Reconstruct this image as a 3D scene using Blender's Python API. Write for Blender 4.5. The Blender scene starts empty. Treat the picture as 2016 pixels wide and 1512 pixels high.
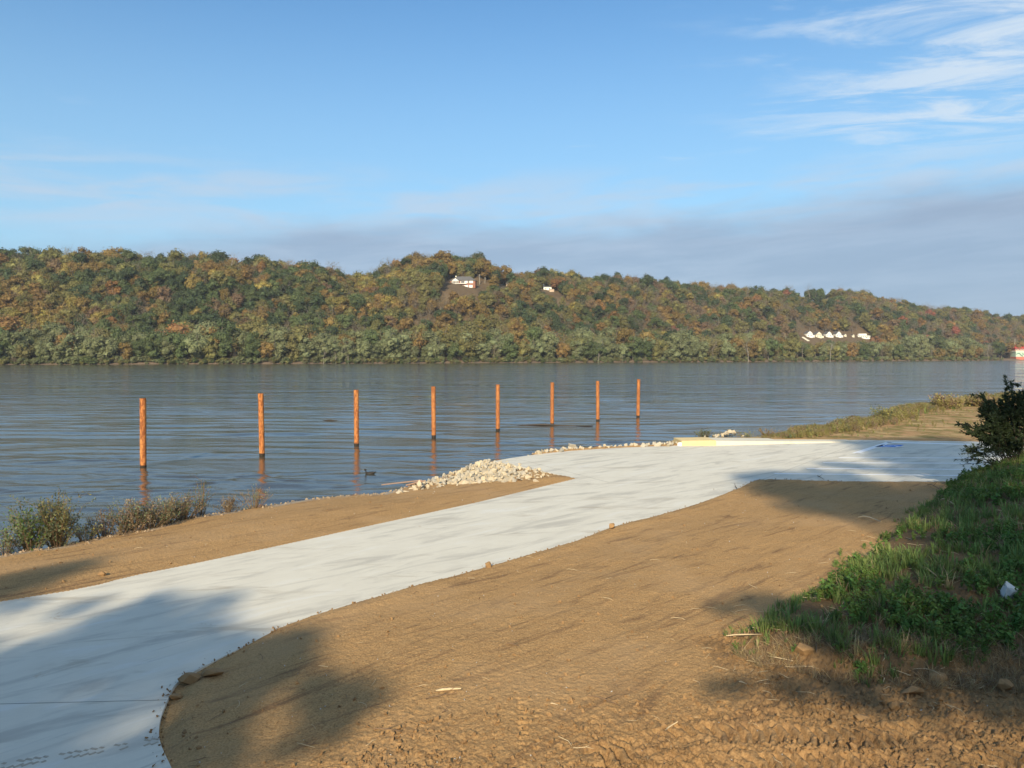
import bpy, bmesh, math, random
import numpy as np
from mathutils import Vector, Matrix, noise as mnoise
S = bpy.context.scene
COL = S.collection
R = math.radians
rng = np.random.default_rng(7)
random.seed(7)

# ------------------------------------------------------------------ camera
FPX = 1500.0; CAMZ = 8.0; PITCH = math.atan(56/FPX)
cam = bpy.data.objects.new('camera', bpy.data.cameras.new('camera'))
COL.objects.link(cam); S.camera = cam
cam.location = (0, 0, CAMZ); cam.rotation_euler = (R(90)-PITCH, 0, 0)
cam.data.sensor_width = 36; cam.data.lens = FPX/2016*36
cam.data.clip_start = 0.1; cam.data.clip_end = 12000
S.render.resolution_x = 1024; S.render.resolution_y = 768
# ------------------------------------------------------------------ light
SUN_AZ = R(12); SUN_EL = R(26)        # sun behind the camera, a little to the left
to_sun = Vector((-math.sin(SUN_AZ)*math.cos(SUN_EL), -math.cos(SUN_AZ)*math.cos(SUN_EL), math.sin(SUN_EL)))
sl = bpy.data.lights.new('sun', 'SUN'); sl.energy = 5.0; sl.angle = R(0.7); sl.color = (1.0, 0.865, 0.635)
so = bpy.data.objects.new('sun', sl); COL.objects.link(so)
so.rotation_euler = to_sun.to_track_quat('Z', 'Y').to_euler(); so.location = (-20, -60, 60)
S.view_settings.view_transform = 'Standard'; S.view_settings.look = 'None'
S.view_settings.gamma = 1; S.view_settings.use_curve_mapping = False
S.view_settings.exposure = 0.40

# ------------------------------------------------------------------ node helper
class NT:
    def __init__(s, nt): s.nt = nt; s.n = nt.nodes; s.l = nt.links
    def add(s, typ, ins=None, **props):
        nd = s.n.new(typ)
        for k, v in props.items(): setattr(nd, k, v)
        for k, v in (ins or {}).items():
            sock = nd.inputs[k]
            if isinstance(v, bpy.types.NodeSocket): s.l.new(v, sock)
            else: sock.default_value = v
        return nd
    def math(s, op, a, b=0.0, c=0.0, clamp=False):
        nd = s.n.new('ShaderNodeMath'); nd.operation = op; nd.use_clamp = clamp
        for i, v in enumerate((a, b, c)):
            if isinstance(v, bpy.types.NodeSocket): s.l.new(v, nd.inputs[i])
            else: nd.inputs[i].default_value = v
        return nd.outputs[0]
    def ramp(s, x, a, b, lo=0.0, hi=1.0):
        nd = s.n.new('ShaderNodeMapRange'); nd.interpolation_type = 'SMOOTHSTEP'
        for i, v in enumerate((x, a, b, lo, hi)):
            if isinstance(v, bpy.types.NodeSocket): s.l.new(v, nd.inputs[i])
            else: nd.inputs[i].default_value = v
        return nd.outputs[0]
    def mix(s, f, a, b, mode='MIX'):
        nd = s.n.new('ShaderNodeMix'); nd.data_type = 'RGBA'; nd.blend_type = mode
        for k, v in ((0, f), (6, a), (7, b)):
            if isinstance(v, bpy.types.NodeSocket): s.l.new(v, nd.inputs[k])
            else: nd.inputs[k].default_value = v if k == 0 or len(v) == 4 else (*v, 1)
        return nd.outputs[2]
    def noise(s, vec, scale, detail=4, rough=0.55, dist=0.0):
        nd = s.add('ShaderNodeTexNoise', {'Scale': scale, 'Detail': detail, 'Roughness': rough, 'Distortion': dist})
        if vec is not None: s.l.new(vec, nd.inputs['Vector'])
        return nd.outputs[0]
    def mapping(s, vec, scale=(1, 1, 1), rot=(0, 0, 0), loc=(0, 0, 0), _r=None):      # rotate, then scale
        if any(rot): vec = s.mapping(vec, rot=(0, 0, 0), scale=(1, 1, 1), _r=rot); rot = (0, 0, 0)
        nd = s.add('ShaderNodeMapping', {'Vector': vec}); nd.inputs['Scale'].default_value = scale
        if _r: rot = _r
        nd.inputs['Rotation'].default_value = rot; nd.inputs['Location'].default_value = loc
        return nd.outputs[0]

def new_mat(name):
    m = bpy.data.materials.new(name); m.use_nodes = True
    m.node_tree.nodes.clear()
    t = NT(m.node_tree)
    out = t.add('ShaderNodeOutputMaterial')
    bs = t.add('ShaderNodeBsdfPrincipled'); bs.inputs['Specular IOR Level'].default_value = 0.25
    bs.inputs['Roughness'].default_value = 0.85
    t.l.new(bs.outputs[0], out.inputs[0])
    return m, t, bs, out
def setc(t, bs, c):
    if isinstance(c, bpy.types.NodeSocket): t.l.new(c, bs.inputs['Base Color'])
    else: bs.inputs['Base Color'].default_value = (*c, 1)
def bump(t, bs, h, dist, strength=1.0):
    b = t.add('ShaderNodeBump', {'Height': h, 'Distance': dist, 'Strength': strength})
    t.l.new(b.outputs[0], bs.inputs['Normal']); return b
def simple(name, c, var=0.15, scale=8, rough=0.85, bm=0.0, coord='Object'):
    m, t, bs, _ = new_mat(name)
    co = t.add('ShaderNodeTexCoord').outputs[coord]
    n = t.noise(co, scale, 5)
    lo = tuple(x*(1-var*1.6) for x in c); hi = tuple(min(1, x*(1+var)) for x in c)
    setc(t, bs, t.mix(n, lo, hi)); bs.inputs['Roughness'].default_value = rough
    if bm: bump(t, bs, n, bm)
    return m

# ------------------------------------------------------------------ world sky
W = bpy.data.worlds.new('World'); S.world = W; W.use_nodes = True
W.node_tree.nodes.clear(); t = NT(W.node_tree)
wo = t.add('ShaderNodeOutputWorld'); bg = t.add('ShaderNodeBackground'); bg.inputs['Strength'].default_value = 0.094
t.l.new(bg.outputs[0], wo.inputs[0])
sky = t.add('ShaderNodeTexSky', sky_type='NISHITA', sun_disc=False)
sky.sun_elevation = SUN_EL; sky.sun_rotation = math.pi + SUN_AZ
sky.air_density = 1.05; sky.dust_density = 0.3; sky.ozone_density = 1.6; sky.altitude = 150
tc = t.add('ShaderNodeTexCoord').outputs['Generated']
sp = t.add('ShaderNodeSeparateXYZ', {0: tc})
az = t.math('ARCTAN2', sp.outputs[0], sp.outputs[1]); el = t.math('ARCSINE', sp.outputs[2])
base = t.mix(1.0, sky.outputs[0], (0.71, 1.11, 1.34, 1), 'MULTIPLY')
ae = t.add('ShaderNodeCombineXYZ', {0: az, 1: el}).outputs[0]
# high wisps, seen in perspective on a cloud plane
zz = t.math('MAXIMUM', sp.outputs[2], 0.03)
cp = t.add('ShaderNodeCombineXYZ', {0: t.math('DIVIDE', sp.outputs[0], zz), 1: t.math('DIVIDE', sp.outputs[1], zz)}).outputs[0]
w1 = t.noise(t.mapping(cp, (1.0, 2.0, 1), (0, 0, R(10)), (1.3, .4, 0)), 1.7, 10, 0.64, 0.5)
w2 = t.noise(t.mapping(cp, (0.5, 0.9, 1), (0, 0, R(8)), (3.1, 1.7, 0)), 0.9, 3, 0.5)
right = t.ramp(t.math('ADD', az, t.math('MULTIPLY', t.math('SUBTRACT', el, 0.3), 0.2)), 0.16, 0.56)
up = t.ramp(el, 0.205, 0.27)
w1 = t.math('ADD', w1, t.math('MULTIPLY', t.math('SUBTRACT', right, 0.5), 0.12))
wm = t.math('MULTIPLY', t.ramp(w1, 0.44, 0.66), t.math('MULTIPLY', right, up))
few = t.math('MULTIPLY', t.ramp(w1, 0.53, 0.68), t.math('MULTIPLY', t.ramp(w2, 0.50, 0.68), up))
wm = t.math('MAXIMUM', wm, t.math('MULTIPLY', few, 0.6))
# thin bright veil above the grey bank
v1 = t.noise(t.mapping(ae, (2.4, 16, 1), (0, 0, R(-3))), 2.2, 7, 0.6, 0.4)
veil = t.math('MULTIPLY', t.math('MULTIPLY', t.ramp(el, 0.12, 0.17), t.ramp(el, 0.25, 0.20)), t.ramp(v1, 0.36, 0.66))
# general whitening toward the horizon
low = t.ramp(el, 0.50, 0.10)
base = t.mix(t.math('MULTIPLY', low, 0.62), base, (3.25, 5.15, 6.5, 1))
c1 = t.mix(t.math('MULTIPLY', veil, 0.75), base, (4.3, 5.35, 6.6, 1))
# grey stratus bank over the hills
n3 = t.noise(t.mapping(ae, (3.5, 12, 1)), 2.0, 7, 0.55, 0.3)
e0 = t.math('ADD', t.ramp(az, -0.75, -0.12, 0.11, 0.172), t.math('MULTIPLY', t.ramp(az, 0.1, 0.7), 0.022))
e0 = t.math('ADD', e0, t.math('MULTIPLY', t.math('SUBTRACT', n3, 0.5), 0.05))
bank = t.ramp(t.math('SUBTRACT', e0, el), -0.02, 0.032)
n4 = t.noise(t.mapping(ae, (3, 22, 1), (0, 0, R(-4))), 2.0, 6, 0.6, 0.3)
bc = t.mix(t.ramp(n4, 0.35, 0.7), (2.6, 3.45, 4.75, 1), (3.3, 4.15, 5.4, 1))
bc = t.mix(t.ramp(az, 0.1, 0.7, 0.0, 0.30), bc, (2.1, 2.9, 4.2, 1))
c2 = t.mix(t.math('MULTIPLY', bank, 0.86), c1, bc)
c3 = t.mix(t.math('MULTIPLY', wm, 0.86), c2, (5.6, 6.5, 7.4, 1))
t.l.new(c3, bg.inputs[0])

# ------------------------------------------------------------------ object helpers
def tag(o, label=None, cat=None, group=None, kind=None):
    if label: o['label'] = label
    if cat: o['category'] = cat
    if group: o['group'] = group
    if kind: o['kind'] = kind
    return o
def link(o, parent=None):
    COL.objects.link(o)
    if parent: o.parent = parent
    return o
def empty(name, loc=(0, 0, 0), rz=0):
    o = bpy.data.objects.new(name, None); o.location = loc; o.rotation_euler = (0, 0, rz); o.empty_display_size = .2
    return link(o)
def np_mesh(name, v, faces, mats=(), midx=None, smooth=False, attrs=None):
    """v Nx3, faces: list of int arrays (n,3) or (n,4)"""
    me = bpy.data.meshes.new(name); v = np.asarray(v, np.float32)
    me.vertices.add(len(v)); me.vertices.foreach_set('co', v.ravel())
    fl = [np.asarray(f, np.int32) for f in faces if len(f)]
    idx = np.concatenate([f.ravel() for f in fl]); cnt = np.concatenate([np.full(len(f), f.shape[1], np.int32) for f in fl])
    me.loops.add(len(idx)); me.loops.foreach_set('vertex_index', idx)
    me.polygons.add(len(cnt)); st = np.concatenate([[0], np.cumsum(cnt)[:-1]]).astype(np.int32)
    me.polygons.foreach_set('loop_start', st); me.polygons.foreach_set('loop_total', cnt)
    for m in mats: me.materials.append(m)
    if midx is not None: me.polygons.foreach_set('material_index', np.asarray(midx, np.int32))
    me.polygons.foreach_set('use_smooth', np.full(len(cnt), smooth))
    if attrs:
        for k, a in attrs.items():
            at = me.attributes.new(k, 'FLOAT_COLOR', 'POINT'); at.data.foreach_set('color', np.asarray(a, np.float32).ravel())
    me.update(calc_edges=True); me.validate()
    return me
class MB:
    """collects simple shapes; every vertex stays with the object it belongs to"""
    def __init__(s): s.v = []; s.f = []; s.m = []; s.cur = 0
    def add(s, vs, fs):
        b = len(s.v); s.v += [tuple(p) for p in vs]; s.f += [tuple(i+b for i in f) for f in fs]; s.m += [s.cur]*len(fs); return s
    def box(s, c, d, rz=0, M=None):
        x, y, z = (k/2 for k in d)
        vs = [Vector((i*x, j*y, k*z)) for k in (-1, 1) for j in (-1, 1) for i in (-1, 1)]
        q = Matrix.Rotation(rz, 3, 'Z')
        vs = [(q@p)+Vector(c) for p in vs]
        if M is not None: vs = [M@p for p in vs]
        return s.add(vs, [(0, 2, 3, 1), (4, 5, 7, 6), (0, 1, 5, 4), (2, 6, 7, 3), (0, 4, 6, 2), (1, 3, 7, 5)])
    def poly(s, pts, th):                 # prism with bottom ring pts and thickness th in z
        n = len(pts)
        vs = [Vector(p) for p in pts]+[Vector(p)+Vector((0, 0, th)) for p in pts]
        return s.add(vs, [tuple(range(n-1, -1, -1)), tuple(range(n, 2*n))]+[(i, (i+1) % n, n+(i+1) % n, n+i) for i in range(n)])
    def tube(s, pts, rad, n=6, cap=True):
        pts = [Vector(p) for p in pts]; b = []; N = len(pts)
        up = Vector((0, 0, 1)); vs = []
        for i, p in enumerate(pts):
            d = (pts[min(i+1, N-1)]-pts[max(i-1, 0)]).normalized()
            a = d.cross(up if abs(d.z) < .95 else Vector((1, 0, 0))).normalized(); c = d.cross(a)
            r = rad[i] if hasattr(rad, '__len__') else rad
            vs += [p+(a*math.cos(2*math.pi*k/n)+c*math.sin(2*math.pi*k/n))*r for k in range(n)]
        fs = [(i*n+k, i*n+(k+1) % n, (i+1)*n+(k+1) % n, (i+1)*n+k) for i in range(N-1) for k in range(n)]
        if cap: fs += [tuple(range(n)), tuple((N-1)*n+k for k in reversed(range(n)))]
        return s.add(vs, fs)
    def mesh(s, name, *mats, smooth=False):
        me = bpy.data.meshes.new(name); me.from_pydata(s.v, [], s.f)
        for m in mats: me.materials.append(m)
        me.polygons.foreach_set('material_index', s.m)
        me.polygons.foreach_set('use_smooth', [smooth]*len(s.f)); me.update()
        return me
    def obj(s, name, mats, parent=None, smooth=False):
        if not isinstance(mats, (list, tuple)): mats = [mats]
        return link(bpy.data.objects.new(name, s.mesh(name, *mats, smooth=smooth)), parent)

PR = Matrix.Rotation(R(90)-PITCH, 3, 'X')
def ray(px, py):
    return PR@Vector(((px-1008)/FPX, (756-py)/FPX, -1))
def P(px, py, z):                           # point of the photograph at height z
    d = ray(px, py); k = (z-CAMZ)/d.z
    return Vector((d.x*k, d.y*k, z))
def P2(px, py, z): p = P(px, py, z); return (p.x, p.y)
def D(px, py, Y):                           # point of the photograph at distance Y
    d = ray(px, py); k = Y/d.y
    return Vector((d.x*k, Y, CAMZ+d.z*k))
def proj(x, y, z):                          # numpy: pixel of a point
    z = z-CAMZ; c, s_ = math.cos(PITCH), math.sin(PITCH)
    dep = y*c-z*s_; upv = z*c+y*s_
    return 1008+FPX*x/dep, 756-FPX*upv/dep

# ---- numpy noise
def _h(ix, iy, seed):
    h = (ix.astype(np.int64)*374761393+iy.astype(np.int64)*668265263+seed*982451653) & 0xffffffff
    h = ((h ^ (h >> 13))*1274126177) & 0xffffffff
    return ((h ^ (h >> 16)) & 0xffff)/65535.0
def vnoise(x, y, seed=0):
    ix = np.floor(x); iy = np.floor(y); fx = x-ix; fy = y-iy
    fx = fx*fx*fx*(fx*(fx*6-15)+10); fy = fy*fy*fy*(fy*(fy*6-15)+10)
    a = _h(ix, iy, seed); b = _h(ix+1, iy, seed); c = _h(ix, iy+1, seed); d = _h(ix+1, iy+1, seed)
    return (a*(1-fx)+b*fx)*(1-fy)+(c*(1-fx)+d*fx)*fy
def fbm(x, y, seed=0, o=4, g=.5):
    r = 0; a = 1; tot = 0
    for i in range(o):
        r = r+a*vnoise(x, y, seed+i*17); tot += a; a *= g
        x, y = (x*.8-y*.6)*2.03+5.1, (x*.6+y*.8)*2.03+2.7
    return r/tot-.5
def sst(x, a, b):
    t_ = np.clip((x-a)/(b-a), 0, 1); return t_*t_*(3-2*t_)

def seg_dist(x, y, pts, closed=False):
    d = np.full(np.shape(x), 1e9); n = len(pts)
    for i in range(n if closed else n-1):
        ax, ay = pts[i]; bx, by = pts[(i+1) % n]
        vx, vy = bx-ax, by-ay; tt = np.clip(((x-ax)*vx+(y-ay)*vy)/(vx*vx+vy*vy), 0, 1)
        d = np.minimum(d, np.hypot(x-ax-tt*vx, y-ay-tt*vy))
    return d
def inside(x, y, pts):
    c = np.zeros(np.shape(x), bool); n = len(pts)
    for i in range(n):
        ax, ay = pts[i]; bx, by = pts[(i+1) % n]
        if ay == by: continue
        c ^= ((ay > y) != (by > y)) & (x < (bx-ax)*(y-ay)/(by-ay)+ax)
    return c
def sdist(x, y, pts):                       # positive inside
    return np.where(inside(x, y, pts), 1, -1)*seg_dist(x, y, pts, True)

# ------------------------------------------------------------------ layout of the near bank
ZS = 1.80                                   # top of the concrete
def smooth_curve(pts, n=6):
    out = []
    for i in range(len(pts)-1):
        p0 = pts[max(i-1, 0)]; p1 = pts[i]; p2 = pts[i+1]; p3 = pts[min(i+2, len(pts)-1)]
        for k in range(n):
            s_ = k/n
            out.append(tuple(.5*((2*p1[j])+(-p0[j]+p2[j])*s_+(2*p0[j]-5*p1[j]+4*p2[j]-p3[j])*s_*s_+(-p0[j]+3*p1[j]-3*p2[j]+p3[j])*s_**3) for j in (0, 1)))
    out.append(tuple(pts[-1])); return out
left_edge = [(-34, 8.5), (-24, 12.8)]+[P2(a, b, ZS) for a, b in ((0, 1184), (268, 1132), (417, 1102), (600, 1063), (700, 1041), (948, 987), (1134, 942))]
left_edge = smooth_curve(left_edge[:8], 4)+[left_edge[8]]
far_edge = smooth_curve([P2(a, b, ZS) for a, b in ((972, 908), (1010, 901), (1070, 893), (1130, 887), (1230, 881), (1335, 877))], 4)
far_edge += [P2(1338, 866, ZS), P2(1500, 866, ZS), P2(1700, 866, ZS), P2(1850, 868, ZS), P2(1990, 870, ZS), (44, 56)]
near_edge = smooth_curve([P2(a, b, ZS) for a, b in ((1910, 949), (1863, 949), (1729, 949.5), (1600, 947), (1500, 945), (1465, 958), (1408, 981), (1324, 1008), (1210, 1039), (1148, 1062), (1068, 1086), (957, 1118), (759, 1173), (600, 1221), (532, 1248), (425, 1300), (353, 1340), (329, 1380), (315, 1419), (315, 1459), (337, 1510))], 5)
near_edge = [(44, 38.5)]+near_edge+[(-4.7, 10.6), (-5.0, 9.4), (-6.5, 7.5), (-11, 5), (-20, 3), (-34, 1)]
ROAD = left_edge+far_edge+near_edge
shore_left = [P2(a, b, 1.4) for a, b in ((0, 1095), (119, 1076), (208, 1055), (286, 1043), (372, 1020), (431, 1012), (600, 985), (700, 976))]
shore_mid = [P2(a, b, 1.5) for a, b in ((752, 969), (830, 948), (900, 926), (940, 910), (975, 903))]
fe = [Vector((a, b)) for a, b in far_edge[:-5]]
shore_slab = [(p.x+.1, p.y+.75) for p in fe[2:]]
shore_right = [P2(a, b, 1.8) for a, b in ((1342, 861), (1420, 862), (1500, 860), (1560, 853), (1640, 842), (1720, 829), (1780, 808), (1850, 800), (1920, 793), (2016, 786))]
SHORE = [(-150, -30), (-60, 8), (-30, 21)]+shore_left+shore_mid+shore_slab+shore_right+[(120, 150), (200, 230), (260, 300)]
LAND = SHORE+[(260, -200), (-150, -200)]
# grassy bank on the right: distance inside this outline
BANK = [P2(1440, 1262, 2.0), P2(1500, 1215, 1.95), P2(1600, 1165, 1.95), P2(1700, 1098, 1.9), P2(1790, 1020, 1.85), P2(1868, 955, 1.85), (24.0, 36.9), (44, 37.5), (120, 60), (120, -60), (30, 0), (14, 11), P2(2016, 1345, 2.1), P2(1800, 1335, 2.1), P2(1600, 1320, 2.1), P2(1480, 1300, 2.0)]
TRACKS = [[P2(a, b, 2.1) for a, b in ((1180, 1478), (1350, 1436), (1500, 1432), (1700, 1444), (1880, 1424), (2080, 1400))],
          [P2(a, b, 2.1) for a, b in ((1240, 1540), (1500, 1490), (1700, 1496), (1900, 1500), (2090, 1470))]]
DIR = np.array([.66, .75])                  # direction the machines ran in

def ground(x, y, fine=True):
    x = np.asarray(x, float); y = np.asarray(y, float)
    s_land = sdist(x, y, LAND); rd = sdist(x, y, ROAD); bd = sdist(x, y, BANK)
    z = np.full(x.shape, 1.84)
    # left strip falls gently to the crest of the river bank
    leftz = np.where((y < 60) & (x < 2), np.clip(1.42+s_land*.085, 1.42, 1.79), 1.8)
    leftside = inside(x, y, [(-200, -60), (-34, 6)]+left_edge+[(-1.2, 60), (-200, 60)])
    z = np.where(leftside, leftz, z)
    # right field
    z = z+.25*sst(y, 58, 100)*0
    # edge against slab
    w = -rd
    near_curve = np.exp(-((x+6.0)**2+(y-13.0)**2)/9.0)*(~leftside)
    z = z-near_curve*.13*(1-sst(w, .12, .55))
    z = z+(~leftside)*.05*np.exp(-((w-.35)/.3)**2)*(vnoise(x*.5, y*.5, 3))
    # gently domed dirt apron right of the road
    z = z+(~leftside)*(w > 0)*.16*sst(w, .5, 5)*sst(y, 40, 25)
    # wet slope to the river
    sl_ = np.clip(-s_land, 0, 50)
    z = np.where(s_land < 0, np.maximum(z-sl_*.42, -2.2), z)
    z = z-.0*sl_
    # grassy bank
    k = .10+.52*sst(y, 13, 31)
    b_ = np.clip(bd, 0, None)
    h = .22*sst(b_, 0, .8)+k*np.maximum(b_-.3, 0)
    h = 5.3*(1-np.exp(-h/5.3))
    zb = z+h*(1+.10*fbm(x*.5, y*.5, 5))
    z = zb
    # slope the photographer stands on
    hill = 6.35-2.0
    hs = hill*sst(9.6-y-.05*np.abs(x)*(x < 0), 0, 9.0)
    hs = np.where(x < -8, hs*(1-sst(-x, 8, 15)*.0), hs)
    away = sst(rd, -1.0, .3)
    z = z+np.maximum(hs*(1-away*(x < -3)), 0)*(1-sst(b_, 1, 6)*.5)
    z = np.minimum(z, 8.0)
    if fine:
        land = sst(s_land, -1.5, .3)
        churn = churn_mask(x, y, bd)
        a = x*DIR[0]+y*DIR[1]; b = -x*DIR[1]+y*DIR[0]
        z = z+land*(.05*fbm(x*.7, y*.7, 11, 3)+.020*fbm(a*.8, b*5, 12, 3)+.014*fbm(x*5, y*5, 13, 3))
        n1 = np.abs(fbm(x*5.5+.6*fbm(x*9, y*9, 30, 2), y*5.5, 14, 3))
        n5 = fbm(x*6.5, y*6.5, 14, 5, .68); n5 = n5+.5*np.maximum(n5-.06, 0)-.35*np.maximum(-.10-n5, 0)
        n2 = np.abs(fbm(x*13, y*13, 15, 2)); n3 = fbm(x*24, y*21, 16, 2)
        nc_ = land*(churn*(.17*n5+.10*(n2-.1)+.06*n3)+.012*n3*(1-churn)+.05*np.maximum(n2-.2, 0))
        z = z+nc_
        for tr in TRACKS:
            d = np.full(x.shape, 9.); along = np.zeros(x.shape); acc = 0; sgn = np.zeros(x.shape)
            m = (y < 16) & (x > 0)
            xs = x[m]; ys = y[m]; dd = d[m]; al = along[m]; sg = sgn[m]
            for (ax, ay), (bx, by) in zip(tr[:-1], tr[1:]):
                L = math.hypot(bx-ax, by-ay); vx, vy = (bx-ax)/L, (by-ay)/L
                tt = np.clip((xs-ax)*vx+(ys-ay)*vy, 0, L); q = np.hypot(xs-ax-tt*vx, ys-ay-tt*vy)
                cl = q < dd; dd = np.where(cl, q, dd); al = np.where(cl, acc+tt, al); sg = np.where(cl, (xs-ax)*vy-(ys-ay)*vx, sg); acc += L
            inn = sst(dd, .34, .24); cle = np.abs(((al+.30*np.abs(sg))/.20) % 1-.5)*2
            brk = sst(fbm(xs*1.4, ys*1.4, 40, 3), -.16, .04)
            zz_ = z[m]; zz_ -= inn*brk*.7*nc_[m]; zz_ += inn*brk*(-.07+.10*sst(cle, .35, .65))+.05*np.exp(-((dd-.36)/.08)**2)*(vnoise(xs*4, ys*4, 8))
            z[m] = zz_
        # small lugs of a boot-wide machine print near the middle
        p0 = P(1015, 1425, 2.0)
        m2 = (np.abs(x-p0.x) < .5) & (np.abs(y-p0.y) < .9)
        lug = sst(np.abs(((y-p0.y)/.17) % 1-.5), .18, .30)*sst(.10-np.abs(x-p0.x-.12), 0, .03)
        z = z-m2*.026*lug*sst(fbm(x*3, y*3, 77, 3), -.15, .1)
    # the ground lies under the slab
    out_ = sst(rd, .0, .16)
    z = np.where(rd > 0, np.minimum(z, ZS+.02)*(1-out_)+(ZS-.14)*out_, z)
    tip = P(1080, 945, 1.8)
    z = z+.14*np.exp(-(((x-tip.x)*.5+(y-tip.y)*.5)**2)/.8-((x-tip.x)*.75-(y-tip.y)*.66)**2/.25)*(rd < .1)
    return z
def churn_mask(x, y, bd):
    px, py = proj(x, np.maximum(y, 1), np.full(x.shape, 2.1))
    c = sst(px*.55+py*1.0, 2000, 2240)*(x > 0)*(y < 17)*(y > 5)
    c = np.maximum(c, .45*sst(px*.1+py, 1380, 1560)*(x > -3)*(y < 17))
    c = np.maximum(c, 1.25*np.exp(-((bd-.2)/1.0)**2)*(y < 16.2)*(x > 3.8))
    return np.clip(c*(.65+.9*fbm(x*.6, y*.6, 21, 3)+.2), 0, 1)

# ------------------------------------------------------------------ materials of the place
def leaf_mat(name, c, trans=.25, var=.35, hv=.03):
    m, t, bs, out = new_mat(name)
    oi = t.add('ShaderNodeObjectInfo'); co = t.add('ShaderNodeTexCoord').outputs['Object']
    n = t.noise(co, 7.0, 3)
    hsv = t.add('ShaderNodeHueSaturation', {'Color': (*c, 1)})
    t.l.new(t.math('ADD', .5, t.math('MULTIPLY', t.math('SUBTRACT', oi.outputs['Random'], .5), hv)), hsv.inputs['Hue'])
    v = t.math('ADD', 1-var, t.math('MULTIPLY', n, var*1.7))
    v = t.math('MULTIPLY', v, t.math('ADD', .78, t.math('MULTIPLY', t.math('FRACT', t.math('MULTIPLY', oi.outputs['Random'], 7.31)), .44)))
    t.l.new(v, hsv.inputs['Value'])
    geo = t.add('ShaderNodeNewGeometry')
    jit = t.add('ShaderNodeHueSaturation', {'Color': hsv.outputs[0]})
    t.l.new(t.math('ADD', .75, t.math('MULTIPLY', geo.outputs['Random Per Island'], .5)), jit.inputs['Value'])
    t.l.new(t.math('ADD', .488, t.math('MULTIPLY', geo.outputs['Random Per Island'], .024)), jit.inputs['Hue'])
    t.l.new(jit.outputs[0], bs.inputs['Base Color']); bs.inputs['Roughness'].default_value = .6
    tr = t.add('ShaderNodeBsdfTranslucent'); t.l.new(jit.outputs[0], tr.inputs[0])
    mx = t.add('ShaderNodeMixShader', {0: trans}); t.l.new(bs.outputs[0], mx.inputs[1]); t.l.new(tr.outputs[0], mx.inputs[2])
    t.l.new(mx.outputs[0], out.inputs[0])
    return m

def ground_material():
    m, t, bs, _ = new_mat('dirt')
    co = t.add('ShaderNodeTexCoord').outputs['Object']
    at = t.add('ShaderNodeAttribute', attribute_name='mask')
    se = t.add('ShaderNodeSeparateColor', {0: at.outputs[0]}); gr, gv, ch = se.outputs[:3]; field = at.outputs['Alpha']
    big = t.noise(co, .35, 5); mid = t.noise(co, 2.6, 6, .65); fin = t.noise(co, 28, 6, .7)
    st = t.noise(t.mapping(co, (.30, 2.0, 1), (0, 0, R(-44))), 1.3, 8, .68, .9)
    c = t.mix(mid, (.30, .168, .066), (.455, .272, .118))
    c = t.mix(t.ramp(fin, .35, .72), c, (.54, .335, .148)); c = t.mix(t.ramp(fin, .52, .30, 0, .55), c, (.15, .080, .036))
    c = t.mix(t.ramp(st, .50, .72, 0, .85), c, (.160, .092, .050))
    c = t.mix(t.ramp(big, .45, .68, 0, .45), c, (.47, .30, .15))
    c = t.mix(t.math('MULTIPLY', ch, t.ramp(mid, .35, .75, .1, .6)), c, (.215, .122, .056))
    # field on the far right: dry grass with bare soil
    fg = t.mix(t.ramp(t.noise(co, .55, 7, .72), .40, .60), (.40, .24, .12), (.185, .155, .05))
    fg = t.mix(t.ramp(t.noise(t.mapping(co, (.5, .8, 1), (0, 0, R(20))), .7, 6, .65), .5, .62, 0, .6), fg, (.52, .37, .19))
    c = t.mix(field, c, fg)
    soil = t.mix(mid, (.07, .044, .022), (.25, .155, .075))
    c = t.mix(t.math('MULTIPLY', ch, .35), c, (.22, .13, .062))
    c = t.mix(t.math('MULTIPLY', gr, .85), c, soil)
    gvc = t.mix(t.noise(co, 14, 3), (.16, .13, .09), (.55, .50, .42)); c = t.mix(gv, c, gvc)
    vo = t.add('ShaderNodeTexVoronoi', {'Vector': co, 'Scale': 9.0})
    spk = t.ramp(vo.outputs['Distance'], .10, .05); sel = t.ramp(t.noise(co, 3.1, 2), .60, .66)
    c = t.mix(t.math('MULTIPLY', t.math('MULTIPLY', spk, sel), .7), c, (.62, .52, .38))
    setc(t, bs, c); bs.inputs['Roughness'].default_value = .95; bs.inputs['Specular IOR Level'].default_value = .1
    h = t.math('ADD', t.math('MULTIPLY', fin, .6), t.math('MULTIPLY', t.noise(co, 9, 5, .6), 1.0))
    h = t.math('ADD', h, t.math('MULTIPLY', st, .9))
    bump(t, bs, h, .036, 1.0)
    return m
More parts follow.
